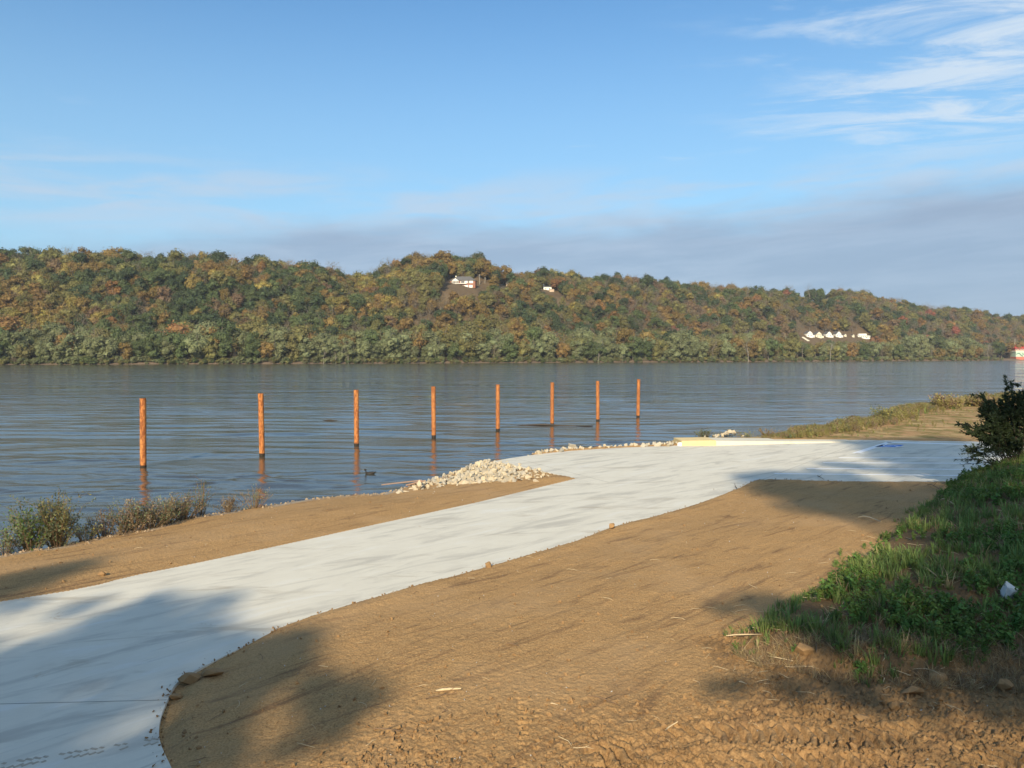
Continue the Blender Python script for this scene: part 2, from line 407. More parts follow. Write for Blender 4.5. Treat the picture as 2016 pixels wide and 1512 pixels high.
def concrete_material():
    m, t, bs, _ = new_mat('concrete')
    co = t.add('ShaderNodeTexCoord').outputs['Object']
    a = t.noise(t.mapping(co, (.5, 2.6, 1), (0, 0, R(-42))), .55, 7, .62, .6)
    b = t.noise(co, 1.4, 6, .6); br = t.noise(t.mapping(co, (2, 60, 1), (0, 0, R(-38))), 1.2, 3)
    x = t.noise(t.mapping(co, (.35, 2.2, 1), (0, 0, R(-8)), (4, 2, 0)), .6, 8, .68, .8)
    c = t.mix(b, (.60, .555, .455), (.72, .675, .56))
    c = t.mix(t.ramp(a, .48, .68, 0, .7), c, (.42, .39, .33)); c = t.mix(t.ramp(a, .44, .30, 0, .6), c, (.70, .68, .62))
    c = t.mix(t.ramp(x, .54, .70, 0, .6), c, (.40, .34, .25))
    y = t.noise(t.mapping(co, (.6, .6, 1), (0, 0, 0), (9, 1, 0)), 1.1, 8, .7, 1.5)
    c = t.mix(t.ramp(y, .64, .72, 0, .6), c, (.46, .35, .22))
    c = t.mix(t.ramp(br, .42, .6, 0, .10), c, (.5, .48, .42))
    ty = t.noise(t.mapping(co, (.22, 9, 1), (0, 0, R(-50)), (2, 5, 0)), .8, 6, .7, .35)
    c = t.mix(t.math('MULTIPLY', t.ramp(ty, .60, .70, 0, .45), t.ramp(b, .4, .6)), c, (.33, .31, .27))
    ty2 = t.noise(t.mapping(co, (.16, 7, 1), (0, 0, R(-12)), (6, 1, 0)), .8, 6, .7, .5)
    c = t.mix(t.ramp(ty2, .62, .72, 0, .4), c, (.40, .35, .28))
    at = t.add('ShaderNodeAttribute', attribute_name='edge')
    eg = t.math('MULTIPLY', at.outputs['Fac'], t.ramp(t.noise(co, 1.7, 7, .7), .38, .62))
    c = t.mix(t.math('MULTIPLY', eg, .75), c, (.50, .34, .19))
    setc(t, bs, c); bs.inputs['Roughness'].default_value = .8
    bump(t, bs, t.math('ADD', br, t.math('MULTIPLY', b, 2)), .004, .6)
    return m
def water_material():
    m, t, bs, _ = new_mat('river_water')
    co = t.add('ShaderNodeTexCoord').outputs['Object']
    setc(t, bs, t.mix(t.noise(co, .02, 3), (.052, .049, .034), (.064, .058, .040)))
    bs.inputs['IOR'].default_value = 1.42; bs.inputs['Specular IOR Level'].default_value = .5
    bs.inputs['Roughness'].default_value = .17
    sp = t.add('ShaderNodeSeparateXYZ', {0: co}); far = t.ramp(sp.outputs[1], 70, 170)
    rip = t.noise(t.mapping(co, (.10, .26, 1), (0, 0, R(7))), 1.0, 4, .6, .5)
    big = t.noise(t.mapping(co, (.020, .065, 1), (0, 0, R(-4)), (3, 9, 0)), 1.0, 4, .6, .5)
    fine = t.noise(t.mapping(co, (1.3, 3.4, 1), (0, 0, R(-12))), 1.2, 4, .65)
    pt = t.noise(t.mapping(co, (.010, .040, 1), (0, 0, R(3))), 1.0, 6, .66, .8)
    t.l.new(t.ramp(pt, .36, .64, .03, .14), bs.inputs['Roughness'])
    h = t.math('MULTIPLY', far, t.math('ADD', t.math('MULTIPLY', rip, .55), t.math('MULTIPLY', big, 1.5)))
    h = t.math('ADD', h, t.math('MULTIPLY', fine, .016))
    bump(t, bs, h, 1.0, 1.0)
    return m

M = {}
M['dirt'] = ground_material(); M['concrete'] = concrete_material(); M['water'] = water_material()
M['stone'] = None

# ------------------------------------------------------------------ ground
u = np.linspace(-.82, .88, 1040); ys = [8.6]
while ys[-1] < 150:
    ys.append(ys[-1]+max(ys[-1]**2/(762*5.6)*.82, .02))
ys = np.array(ys); U, Yg = np.meshgrid(u, ys); Xg = U*Yg
def masks(x, y):
    bd = sdist(x, y, BANK); sl_ = sdist(x, y, LAND)
    ch = churn_mask(x, y, bd)
    gr = sst(bd, -.1, 1.0); gr = gr*sst(bd+fbm(x, y, 50, 3)*1.6, .0, .5)
    damp = np.exp(-((bd-.2)/1.0)**2)*(y < 16)*(x > 4)*.8
    gv = sst(1.0-np.abs(sl_+.1), 0, .8)*sst(fbm(x*1.2, y*1.2, 52, 3), -.18, .1)*(y < 48)*(x < 0)
    gv = np.maximum(gv, sst(-sl_, .3, .9)*.6)
    field = sst(y, 55.5, 57)*sst(x, 8, 11)
    gr = np.maximum(gr, damp*sst(fbm(x*1.5, y*1.5, 55, 3), -.25, .1)) if True else gr
    return np.stack([gr, gv, ch, field], -1)
zf = ground(Xg, Yg)
n1, n2 = Xg.shape
v = np.stack([Xg, Yg, zf], -1).reshape(-1, 3)
i = np.arange((n1-1)*n2).reshape(n1-1, n2)[:, :-1].ravel()
q = np.stack([i, i+1, i+n2+1, i+n2], -1)
mk = masks(Xg, Yg).reshape(-1, 4)
# drop what lies deep under the river
keep = (v[q][:, :, 2].max(1) > -1.0); q = q[keep]
# wide coarse surroundings
gx, gy = np.meshgrid(np.arange(-150, 262, 1.5), np.arange(-120, 260, 1.5))
cz = ground(gx, gy, False)
infine = (gy > 9.5) & (gy < 146) & (gx > -.80*gy) & (gx < .86*gy)
cz = np.where(infine, cz-.6, cz-.02)
cv = np.stack([gx, gy, cz], -1).reshape(-1, 3); m1, m2 = gx.shape
j = np.arange((m1-1)*m2).reshape(m1-1, m2)[:, :-1].ravel(); cq = np.stack([j, j+1, j+m2+1, j+m2], -1)
cq = cq[(cv[cq][:, :, 2].max(1) > -2.1)]+len(v)
allv = np.concatenate([v, cv]); alla = np.concatenate([mk, masks(gx, gy).reshape(-1, 4)])
me = np_mesh('ground', allv, [np.concatenate([q, cq])], [M['dirt']], smooth=True, attrs={'mask': alla})
tag(link(bpy.data.objects.new('ground', me)), 'bare brown graded dirt bank beside the concrete road', kind='structure')

def gz(x, y):
    return float(ground(np.array([x]), np.array([y]))[0])
def gzs(x, y): return ground(np.asarray(x, float), np.asarray(y, float))
def hit(px, py):                              # where the ray of a pixel meets the near ground
    d = ray(px, py); Y = np.exp(np.linspace(math.log(8.8), math.log(160), 900)); k = Y/d.y
    x = d.x*k; z = CAMZ+d.z*k; g = gzs(x, Y); s_ = np.where(z <= g)[0]
    i_ = s_[0] if len(s_) else len(Y)-1
    return Vector((x[i_], Y[i_], g[i_]))

# ------------------------------------------------------------------ road slab
bm = bmesh.new()
vs = [bm.verts.new((a, b, ZS)) for a, b in ROAD]; f = bm.faces.new(vs); f.normal_update()
if f.normal.z < 0: f.normal_flip()
r = bmesh.ops.extrude_face_region(bm, geom=[f])
bmesh.ops.translate(bm, verts=[g for g in r['geom'] if isinstance(g, bmesh.types.BMVert)], vec=(0, 0, -.22))
bmesh.ops.triangulate(bm, faces=bm.faces[:])
bmesh.ops.recalc_face_normals(bm, faces=bm.faces[:])
rme = bpy.data.meshes.new('road'); bm.to_mesh(rme); bm.free(); rme.materials.append(M['concrete'])
road = tag(link(bpy.data.objects.new('road', rme)), 'new pale concrete boat ramp road sweeping to the parking pad', kind='structure')
M['mud'] = simple('mud_stain', (.46, .40, .31), .3, 20)
# muddy tread print across the road
mb = MB()
def strip_at(z, c, d, w, L):                  # small flat bar on the slab
    d = Vector((d[0], d[1], 0)).normalized(); n = Vector((-d.y, d.x, 0))
    c = Vector((c[0], c[1], z)); mb.poly([c-d*L/2-n*w/2, c+d*L/2-n*w/2, c+d*L/2+n*w/2, c-d*L/2+n*w/2], .003)
a = P(312, 1458, ZS); b = P(-20, 1512, ZS); L = (b-a).length; d = (b-a).normalized(); nn = Vector((-d.y, d.x, 0))
for k in range(int(L/.11)):
    c = a+d*(k*.11+.05)
    if random.random() < .2: continue
    for sg in (-1, 1):
        dd = d*.8+nn*sg*.55; cc = c+nn*sg*.075
        if random.random() < .9: strip_at(ZS+.002, (cc.x, cc.y), (dd.x, dd.y), .045, random.uniform(.06, .17))
tp = mb.obj('tread_print', M['mud'], road); tag(tp, kind='stuff')
# joints in the slab, thin dark strips laid on its top
M['joint'] = simple('joint_dark', (.30, .28, .24), .2, 10)
for (p, q_) in (((0, 1386), (328, 1378)), ((1200, 950), (1010, 901)), ((1465, 958), (1700, 868))):
    a = P(*p, ZS); b = P(*q_, ZS); d = (b-a); mb = MB(); n_ = Vector((-d.y, d.x, 0)).normalized()*.010
    mb.poly([a-n_+Vector((0, 0, .001)), b-n_+Vector((0, 0, .001)), b+n_+Vector((0, 0, .001)), a+n_+Vector((0, 0, .001))], .002)
    mb.obj('joint', M['joint'], road)
# painted lines and bay symbol
M['paint'] = simple('white_paint', (.86, .86, .85), .05, 3, .6)
M['blue'] = simple('blue_paint', (.02, .17, .58), .08, 3, .6)
def line(p, q_, w=.12, mat='paint', z=ZS+.004, name='parking_line'):
    a = P(*p, ZS) if not isinstance(p, Vector) else p; b = P(*q_, ZS) if not isinstance(q_, Vector) else q_
    d = (b-a); n_ = Vector((-d.y, d.x, 0)).normalized()*w/2; mb = MB(); up = Vector((0, 0, z-ZS))
    mb.poly([a-n_+up, b-n_+up, b+n_+up, a+n_+up], .003); return mb.obj(name, M[mat], road)
for x0, y0, x1, y1 in ((1652, 901.3, 1925, 901.8), (1621, 911, 1925, 912.2), (1588, 922.3, 1925, 924.3), (1525, 932.6, 1925, 936.5)):
    line((x0, y0), (x1, y1), .26)
line((1684, 892.5), (1750, 870.8), .4); line((1746, 870.8), (1910, 875), .6); line((1684, 892.3), (1700, 892.3), .2)
mb = MB(); up = Vector((0, 0, .004))
c4 = [P(1722, 879.6, ZS), P(1768, 880.3, ZS), P(1780, 876.0, ZS), P(1737, 875.6, ZS)]
mb.poly([p+up for p in c4], .003); bs_ = mb.obj('blue_panel', M['blue'], road)
cc = sum((p for p in c4), Vector())/4; ex = (c4[1]-c4[0]).normalized(); ey = Vector((-ex.y, ex.x, 0)); s_ = .34
mb = MB()
def sym(pts, w):                              # wheelchair symbol drawn with white bars
    for p, q_ in zip(pts[:-1], pts[1:]):
        a = cc+ex*p[0]*s_*2.0+ey*p[1]*s_*2.6; b = cc+ex*q_[0]*s_*2.0+ey*q_[1]*s_*2.6; dv = (b-a); n_ = Vector((-dv.y, dv.x, 0)).normalized()*w/2
        uu = Vector((0, 0, .0085)); mb.poly([a-n_+uu, b-n_+uu, b+n_+uu, a+n_+uu], .002)
sym([(-.1, .9), (-.1, .25), (.5, .25), (.75, -.6), (1.0, -.6)], .13); sym([(-.1, .55), (.4, .55)], .11)
sym([(math.cos(k)*.62-.05, math.sin(k)*.62-.25) for k in np.linspace(2.0, 5.9, 10)], .11)
sym([(-.2, 1.12), (0, 1.12)], .2)
mb.obj('wheelchair_symbol', M['paint'], road)
M['line_dark'] = M['joint']

# kerb wall at the head of the ramp: yellow formed end, tapering away to the right
M['yellow'] = simple('yellowish_formed_concrete', (.72, .55, .27), .12, 2.5)
M['kerb'] = simple('kerb_concrete', (.66, .60, .47), .08, 3)
kb = empty('ramp_kerb_wall', P(1340, 878, ZS)); K0 = kb.location.copy()
def wedge(pa, pb, ha, hb, w, name, mat):
    a = P(*pa, ZS)-K0; b = P(*pb, ZS)-K0; a.z = b.z = .0; d = (b-a); n_ = Vector((-d.y, d.x, 0)).normalized()*w
    vs = [a, b, b+n_, a+n_, a+Vector((0, 0, ha)), b+Vector((0, 0, hb)), b+n_+Vector((0, 0, hb)), a+n_+Vector((0, 0, ha))]
    m_ = MB(); m_.add(vs, [(3, 2, 1, 0), (4, 5, 6, 7), (0, 1, 5, 4), (1, 2, 6, 5), (2, 3, 7, 6), (3, 0, 4, 7)]); return m_.obj(name, mat, kb)
wedge((1342, 877.8), (1409, 877.4), .34, .36, 2.1, 'wall_end', M['yellow'])
wedge((1409.6, 877.2), (1545, 873.5), .33, .16, 2.2, 'wall_body', M['kerb'])
wedge((1545.4, 873.5), (1690, 870), .155, .02, 1.4, 'wall_taper', M['kerb'])
wedge((1334, 877.4), (1341.4, 878), .2, .24, .8, 'end_block', M['paint'])
tag(kb, 'low yellowish concrete kerb wall at the head of the boat ramp', 'kerb wall')

# ------------------------------------------------------------------ river
wy = [25.0]
while wy[-1] < 170: wy.append(wy[-1]+max(.17, wy[-1]**2/(762*8)*.5))
wy = np.array(wy); wu = np.linspace(-.86, .98, 940); WU, WY = np.meshgrid(wu, wy); WX = WU*WY; wz = np.zeros(WX.shape)
gw = np.random.default_rng(21); pa_ = np.clip(.75+3.2*fbm(WX/16, WY/5.5, 140, 4), .25, 1.9)
wx_ = WX+fbm(WX/5, WY/5, 150, 3)*3.0; wy_ = WY+fbm(WX/6, WY/4, 151, 3)*2.2
for k in range(46):
    lam = 0.75*(1+k/46*4.5) if k < 40 else gw.uniform(5, 9); th = gw.normal(.06, .30); kk = 2*math.pi/lam; sl_ = .019 if lam < 1.6 else .0125
    vis_ = np.clip(1.6-(WY**2/(762*8))/lam*1.1, 0, 1)
    wz += vis_*sl_/kk*pa_*np.sin(kk*(wx_*math.sin(th)+wy_*math.cos(th))+gw.uniform(0, 6.28))
for lam, th, a0 in ((4.2, .10, .05), (2.7, -.03, .035), (3.3, .16, .03)):      # old wake rolling in on the left
    kk = 2*math.pi/lam; reg = sst(WX, 6, -14)*np.clip(.6+2.5*fbm(WX/22, WY/7, 160, 3), 0, 1.6); wz += a0/kk*reg*np.sin(kk*(WX*math.sin(th)+WY*math.cos(th)+1.6*np.sin(WX/17))+th*40)
edge_ = sst(WY, 25, 27)*sst(WY, 168, 120)*sst(WU, -.86, -.84)*sst(WU, .98, .96); wz *= edge_
w1, w2 = WX.shape; i = np.arange((w1-1)*w2).reshape(w1-1, w2)[:, :-1].ravel(); wq = np.stack([i, i+1, i+w2+1, i+w2], -1)
n0 = w1*w2; y0_, y1_ = wy[0], wy[-1]; a0, a1 = -.86, .98
sur = [(a0*y0_, y0_, 0), (a1*y0_, y0_, 0), (a1*y1_, y1_, 0), (a0*y1_, y1_, 0), (-2600, -300, 0), (3600, -300, 0), (3600, 3300, 0), (-2600, 3300, 0)]
sq_ = np.array([(4, 5, 1, 0), (5, 6, 2, 1), (6, 7, 3, 2), (7, 4, 0, 3)])+n0
wm = np_mesh('river', np.concatenate([np.stack([WX, WY, wz], -1).reshape(-1, 3), np.array(sur)]), [wq, sq_], [M['water']], smooth=True)
tag(link(bpy.data.objects.new('river', wm)), 'wide brown-blue river with wind ripples', kind='structure')
bed = bpy.data.meshes.new('riverbed'); bed.from_pydata([(-2600, -300, -2.3), (3600, -300, -2.3), (3600, 3300, -2.3), (-2600, 3300, -2.3)], [], [(0, 1, 2, 3)])
bed.materials.append(M['mud']); tag(link(bpy.data.objects.new('riverbed', bed)), 'muddy river bed under the water', kind='structure')

# ------------------------------------------------------------------ far shore terrain
SX = [-600, 0, 500, 1000, 1400, 1700, 1960, 2300, 3000]
SY = [722, 718, 716.3, 714.3, 712.6, 711.0, 709.6, 708.5, 707.5]
RX = [-700, -300, 0, 100, 200, 300, 400, 500, 600, 650, 700, 740, 800, 870, 940, 990, 1030, 1070, 1110, 1200, 1300, 1350, 1400, 1500, 1600, 1690, 1750, 1800, 1850, 1900, 1950, 2016, 2200, 2600, 3200]
RY = [530, 518, 517, 519, 522, 525, 527, 531, 538, 544, 560, 545, 525, 516, 522, 548, 554, 548, 552, 556, 566, 572, 578, 580, 583, 585, 598, 605, 612, 618, 626, 634, 640, 640, 650]
def shoreY(u_): return FPX*CAMZ/(np.interp(u_*FPX+1008, SX, SY)-700)
def depthW(u_): return 330+60*np.sin(u_*3.1)+np.clip(u_, 0, 1)*120
def far_xyz(u_, t_):
    px = u_*FPX+1008; y0 = shoreY(u_); Y = y0+t_*depthW(u_)
    yr = y0+depthW(u_); H = (700-np.interp(px, RX, RY))/FPX*yr*1.0+CAMZ-13
    tt = np.clip((t_-.13)/.87, 0, 1); prof = np.sin(tt*math.pi/2)**1.15
    prof = np.where(t_ > 1, 1-(t_-1)*1.1, prof)
    x = u_*Y
    low = np.interp(t_, [-.05, 0, .012, .03, .13], [-6, -.15, 1.6, 3.0, 5.0]); low = np.where(t_ > .13, 5.0, low)
    z = low+(H-5)*prof+(fbm(x/90, Y/90, 61, 4)*26+fbm(x/30, Y/30, 64, 3)*5)*np.sin(np.clip(tt, 0, 1)*math.pi)**.8*(t_ < 1)
    z = z+(t_ < .1)*fbm(x/12, Y/12, 66, 3)*2.0*sst(t_, 0, .01)
    return x, Y, z
fu = np.linspace(-1.3, 1.35, 700); ft = np.concatenate([np.linspace(-.05, .05, 14), np.linspace(.06, 1.0, 60), np.linspace(1.03, 1.6, 12)])
FU, FT = np.meshgrid(fu, ft); fx, fy, fz = far_xyz(FU, FT)
a1, a2 = FU.shape; i = np.arange((a1-1)*a2).reshape(a1-1, a2)[:, :-1].ravel(); q = np.stack([i, i+1, i+a2+1, i+a2], -1)
m_, t, bs, _ = new_mat('leaf_litter_hillside'); co = t.add('ShaderNodeTexCoord').outputs['Object']
sx = t.add('ShaderNodeSeparateXYZ', {0: co})
hc = t.mix(t.noise(co, .06, 6, .65), (.075, .048, .026), (.17, .12, .065))
hc = t.mix(t.ramp(t.math('ADD', sx.outputs[2], t.noise(co, .2, 4)), 2.2, 4.0), t.mix(t.noise(co, .35, 6, .7), (.08, .055, .036), (.23, .17, .12)), hc)
setc(t, bs, hc); M['hill'] = m_
tag(link(bpy.data.objects.new('hills', np_mesh('hills', np.stack([fx, fy, fz], -1).reshape(-1, 3), [q], [m_], smooth=True))), 'long wooded ridge across the river', kind='structure')
# farther ridge downstream
def far2(u_, t_):
    Y = 1750+t_*500+u_*200; H = (700-np.interp(u_*FPX+1008, [1700, 1850, 1930, 1960, 2016, 2100, 2400, 3100], [690, 655, 628, 622, 622, 618, 628, 640]))/FPX*2250+8-12
    return u_*Y, Y, 5+np.maximum(H-5, 0)*np.sin(np.clip(t_, 0, 1)*math.pi/2)+fbm(u_*Y/80, Y/80, 70, 4)*14*(t_ < 1)-np.maximum(t_-1, 0)*80
G2u, G2t = np.meshgrid(np.linspace(.46, 1.4, 90), np.linspace(0, 1.3, 24)); hx, hy, hz = far2(G2u, G2t)
a1, a2 = G2u.shape; i = np.arange((a1-1)*a2).reshape(a1-1, a2)[:, :-1].ravel(); q = np.stack([i, i+1, i+a2+1, i+a2], -1)
tag(link(bpy.data.objects.new('far_hills', np_mesh('far_hills', np.stack([hx, hy, hz], -1).reshape(-1, 3), [q], [m_], smooth=True))), 'second bluish ridge farther downstream', kind='structure')

def far_hit(px, py):
    u_ = (px-1008)/FPX; tt = np.linspace(0, 1.05, 2000); x, y, z = far_xyz(np.full(2000, u_), tt)
    _, sy = proj(x, y, z); k = np.where(sy <= py)[0]
    k = k[0] if len(k) else int(np.argmin(sy)); return Vector((x[k], y[k], z[k]))

# ------------------------------------------------------------------ tree prototypes (unit height)
ico = bmesh.new(); bmesh.ops.create_icosphere(ico, subdivisions=2, radius=1)
ICO_V = np.array([v_.co[:] for v_ in ico.verts]); ICO_F = np.array([[v_.index for v_ in f_.verts] for f_ in ico.faces]); ico.free()
def leaf_quads(c, nrm, size, g, aspect=1.6):
    n = len(c); nrm = nrm/np.linalg.norm(nrm, axis=1, keepdims=True)
    r_ = g.normal(size=(n, 3)); a = np.cross(nrm, r_); a /= np.linalg.norm(a, axis=1, keepdims=True)+1e-9
    b = np.cross(nrm, a); s = (size*g.uniform(.6, 1.3, n))[:, None]
    a = a*s*aspect/2; b = b*s/2; k = g.uniform(-.25, .25, (n, 1))*s*nrm
    v_ = np.stack([c-a, c-b+k, c+a, c+b-k], 1).reshape(-1, 3)
    f_ = np.arange(4*n).reshape(n, 4); return v_, f_
def crown_geo(seed, w=.62, base=.12, lobes=16, leaf=.035, nper=70, core=.66, flat=1.0, top=.9, big=1.0):
    g = np.random.default_rng(seed); V = []; T = []; Q = []; n0 = 0
    cz_ = (base+1)/2; hz_ = (1-base)/2
    for i in range(lobes):
        while True:
            p = g.uniform(-1, 1, 3)
            if np.linalg.norm(p) < 1: break
        p = p/np.linalg.norm(p)*g.uniform(.45, .78)
        zf_ = (p[2]+1)/2; ws = (w/2)*(1-.35*max(p[2], 0)**2)*(.75+.25*sst(zf_, 0, .35))
        c = np.array([p[0]*ws, p[1]*ws, cz_+p[2]*hz_*.95]); r_ = g.uniform(.065, .175)*(1.1 if i < lobes*.5 else .75)*big
        d = ICO_V*np.array([1, 1, .9*flat]); nz = np.array([mnoise.noise(Vector(q_)*2.1+Vector((seed, i, 0))) for q_ in ICO_V])
        cv_ = c+d*r_*core*(1+.6*nz)[:, None]
        V.append(cv_); T.append(ICO_F+n0); n0 += len(cv_)
        dn = g.normal(size=(nper, 3)); dn[:, 2] = np.where(dn[:, 2] < -.6, -dn[:, 2], dn[:, 2]); dn /= np.linalg.norm(dn, axis=1, keepdims=True)
        lc = c+dn*np.array([1, 1, .95*flat])*r_*g.uniform(.66, 1.32, (nper, 1))
        lv, lf = leaf_quads(lc, dn+g.normal(size=(nper, 3))*.55, np.full(nper, leaf), g)
        V.append(lv); Q.append(lf+n0); n0 += len(lv)
    return np.concatenate(V), np.concatenate(T), np.concatenate(Q)
def sparse_geo(seed, w=.55, base=.2, n=520, leaf=.022):      # thin, see-through crown
    g = np.random.default_rng(seed); p = g.normal(size=(n, 3)); p /= np.linalg.norm(p, axis=1, keepdims=True)
    r_ = g.uniform(0, 1, (n, 1))**.45; c = p*r_*np.array([w/2, w/2, (1-base)/2]); c[:, 2] += (1+base)/2
    nz = np.array([mnoise.noise(Vector(q_)*7+Vector((seed*3., 0, 0))) for q_ in c]); c = c[nz > -.12]; p = p[nz > -.12]
    lv, lf = leaf_quads(c, p+g.normal(size=c.shape)*.8, np.full(len(c), leaf), g, 1.9); return lv, np.zeros((0, 3), int), lf
def branch_geo(seed, trunk_r=.016, base=.0, n=12, spread=.26, top=.95, twigs=3, tr_top=.25):
    rr = random.Random(int(seed)); mb = MB()
    bend = [(rr.uniform(-.03, .03)*k, rr.uniform(-.03, .03)*k) for k in range(5)]
    sp_ = [Vector((bend[k][0], bend[k][1], top*k/4)) for k in range(5)]
    mb.tube([Vector((0, 0, -.04))]+sp_[1:], [trunk_r*1.25, trunk_r*.95, trunk_r*.75, trunk_r*.5, trunk_r*tr_top], 6)
    for i in range(n):
        h = .22+.68*(i/n); k = int(h/top*4); k = min(k, 3); fr = h/top*4-k; p = sp_[k].lerp(sp_[k+1], fr)
        a = rr.uniform(0, 6.28); L = spread*(1.1-.6*(i/n))*rr.uniform(.7, 1.2)
        q1 = p+Vector((math.cos(a)*L*.5, math.sin(a)*L*.5, L*.35)); q2 = p+Vector((math.cos(a)*L, math.sin(a)*L, L*rr.uniform(.6, 1.1)))
        r0 = trunk_r*(.5-.3*i/n); mb.tube([p, q1, q2], [r0, r0*.6, r0*.25], 4, False)
        for _ in range(twigs):
            b_ = q1.lerp(q2, rr.random()); e = b_+Vector((rr.uniform(-.1, .1), rr.uniform(-.1, .1), rr.uniform(.03, .14)))
            mb.tube([b_, e], [r0*.35, r0*.12], 3, False)
    return mb
def mb_np(mb):
    v_ = np.array([tuple(p) for p in mb.v]); q_ = np.array([f_ for f_ in mb.f if len(f_) == 4]); return v_, q_
LEAF = {'greygreen': (.185, .20, .092), 'dark_green': (.060, .084, .036), 'green': (.100, .128, .046), 'olive': (.18, .165, .056),
        'ochre': (.235, .155, .050), 'orange': (.27, .145, .052), 'rust': (.18, .118, .065), 'tan': (.23, .18, .11), 'yellow': (.30, .235, .065), 'red': (.27, .10, .06)}
for k, c in LEAF.items(): M['leaf_'+k] = leaf_mat('foliage_'+k, c, .2, .35, .018)
M['bark'] = simple('grey_bark', (.20, .17, .13), .25, 12)
M['pale_bark'] = simple('pale_bark', (.30, .27, .22), .2, 9)
M['dark_bark'] = simple('dark_bark', (.07, .055, .04), .25, 12)
SHAPES = []
for s_ in range(5): SHAPES.append(('broad', crown_geo(10+s_, .80, .02, 25, .030, 95, big=1.15)))
for s_ in range(4): SHAPES.append(('round', crown_geo(30+s_, .90, .14, 21, .034, 95, big=1.22)))
for s_ in range(3): SHAPES.append(('tall', crown_geo(50+s_, .56, .10, 17, .032, 110, big=1.1)))
for s_ in range(3): SHAPES.append(('thin', sparse_geo(70+s_, .66, .15, 800, .019)))
SHAPES.append(('cone', crown_geo(90, .42, .10, 12, .040, 60, flat=1.3)))
crown_cache = {}; trunk_cache = {}
def crown_mesh(si, col):
    if (si, col) not in crown_cache:
        v_, tr_, q_ = SHAPES[si][1]; crown_cache[si, col] = np_mesh('crown', v_, [tr_, q_] if len(tr_) else [q_], [M['leaf_'+col]])
    return crown_cache[si, col]
def trunk_mesh(k, mat='bark'):
    if (k, mat) not in trunk_cache:
        mb = branch_geo(200+k, .013 if mat != 'pale_bark' else .012, n=10 if k < 4 else 16, twigs=1 if k < 4 else 5, spread=.22 if k < 4 else .28)
        trunk_cache[k, mat] = mb.mesh('trunk', M[mat])
    return trunk_cache[k, mat]
def full_tree_mesh(si, col, tk, bark='bark'):          # one mesh for the uncountable wood on the slope
    tm = trunk_mesh(tk, bark); tv = np.array([v_.co[:] for v_ in tm.vertices]); tf = [tuple(p.vertices) for p in tm.polygons]
    tq = np.array([f_ for f_ in tf if len(f_) == 4])
    if si is None: return np_mesh('bare_tree', tv, [tq], [M[bark]])
    v_, tr_, q_ = SHAPES[si][1]; n0 = len(v_); fs = [a for a in (tr_, q_, tq+n0) if len(a)]
    mi = np.concatenate([np.zeros(len(tr_)+len(q_)), np.ones(len(tq))]); return np_mesh('wood_tree', np.concatenate([v_, tv]), fs, [M['leaf_'+col], M[bark]], mi)

# ---- scattering with geometry nodes (used for uncountable stuff only)
def scatter(name, pts, rots, scl, idx, meshes, label, category=None):
    pts = np.asarray(pts, np.float32); me = bpy.data.meshes.new(name); me.vertices.add(len(pts)); me.vertices.foreach_set('co', pts.ravel())
    a = me.attributes.new('rot', 'FLOAT_VECTOR', 'POINT'); a.data.foreach_set('vector', np.asarray(rots, np.float32).ravel())
    a = me.attributes.new('scl', 'FLOAT_VECTOR', 'POINT'); a.data.foreach_set('vector', np.asarray(scl, np.float32).ravel())
    a = me.attributes.new('idx', 'INT', 'POINT'); a.data.foreach_set('value', np.asarray(idx, np.int32))
    me.update(); ob = link(bpy.data.objects.new(name, me))
    col = bpy.data.collections.new(name+'_pieces')
    for i_, ms in enumerate(meshes):
        o_ = bpy.data.objects.new('%s_piece_%03d' % (name, i_), ms); col.objects.link(o_)
    ng = bpy.data.node_groups.new(name+'_scatter', 'GeometryNodeTree')
    ng.interface.new_socket('Geometry', in_out='INPUT', socket_type='NodeSocketGeometry'); ng.interface.new_socket('Geometry', in_out='OUTPUT', socket_type='NodeSocketGeometry')
    N = ng.nodes; L = ng.links; gi = N.new('NodeGroupInput'); go = N.new('NodeGroupOutput')
    ci = N.new('GeometryNodeCollectionInfo'); ci.inputs['Collection'].default_value = col; ci.inputs['Separate Children'].default_value = True; ci.inputs['Reset Children'].default_value = True
    ip = N.new('GeometryNodeInstanceOnPoints'); ip.inputs['Pick Instance'].default_value = True
    def attr(nm, ty):
        n_ = N.new('GeometryNodeInputNamedAttribute'); n_.data_type = ty; n_.inputs['Name'].default_value = nm; return n_.outputs['Attribute']
    L.new(gi.outputs[0], ip.inputs['Points']); L.new(ci.outputs[0], ip.inputs['Instance']); L.new(attr('idx', 'INT'), ip.inputs['Instance Index'])
    e2r = N.new('FunctionNodeEulerToRotation'); L.new(attr('rot', 'FLOAT_VECTOR'), e2r.inputs[0]); L.new(e2r.outputs[0], ip.inputs['Rotation'])
    L.new(attr('scl', 'FLOAT_VECTOR'), ip.inputs['Scale']); L.new(ip.outputs[0], go.inputs[0])
    md = ob.modifiers.new('scatter', 'NODES'); md.node_group = ng
    tag(ob, label, category, kind='stuff'); return ob

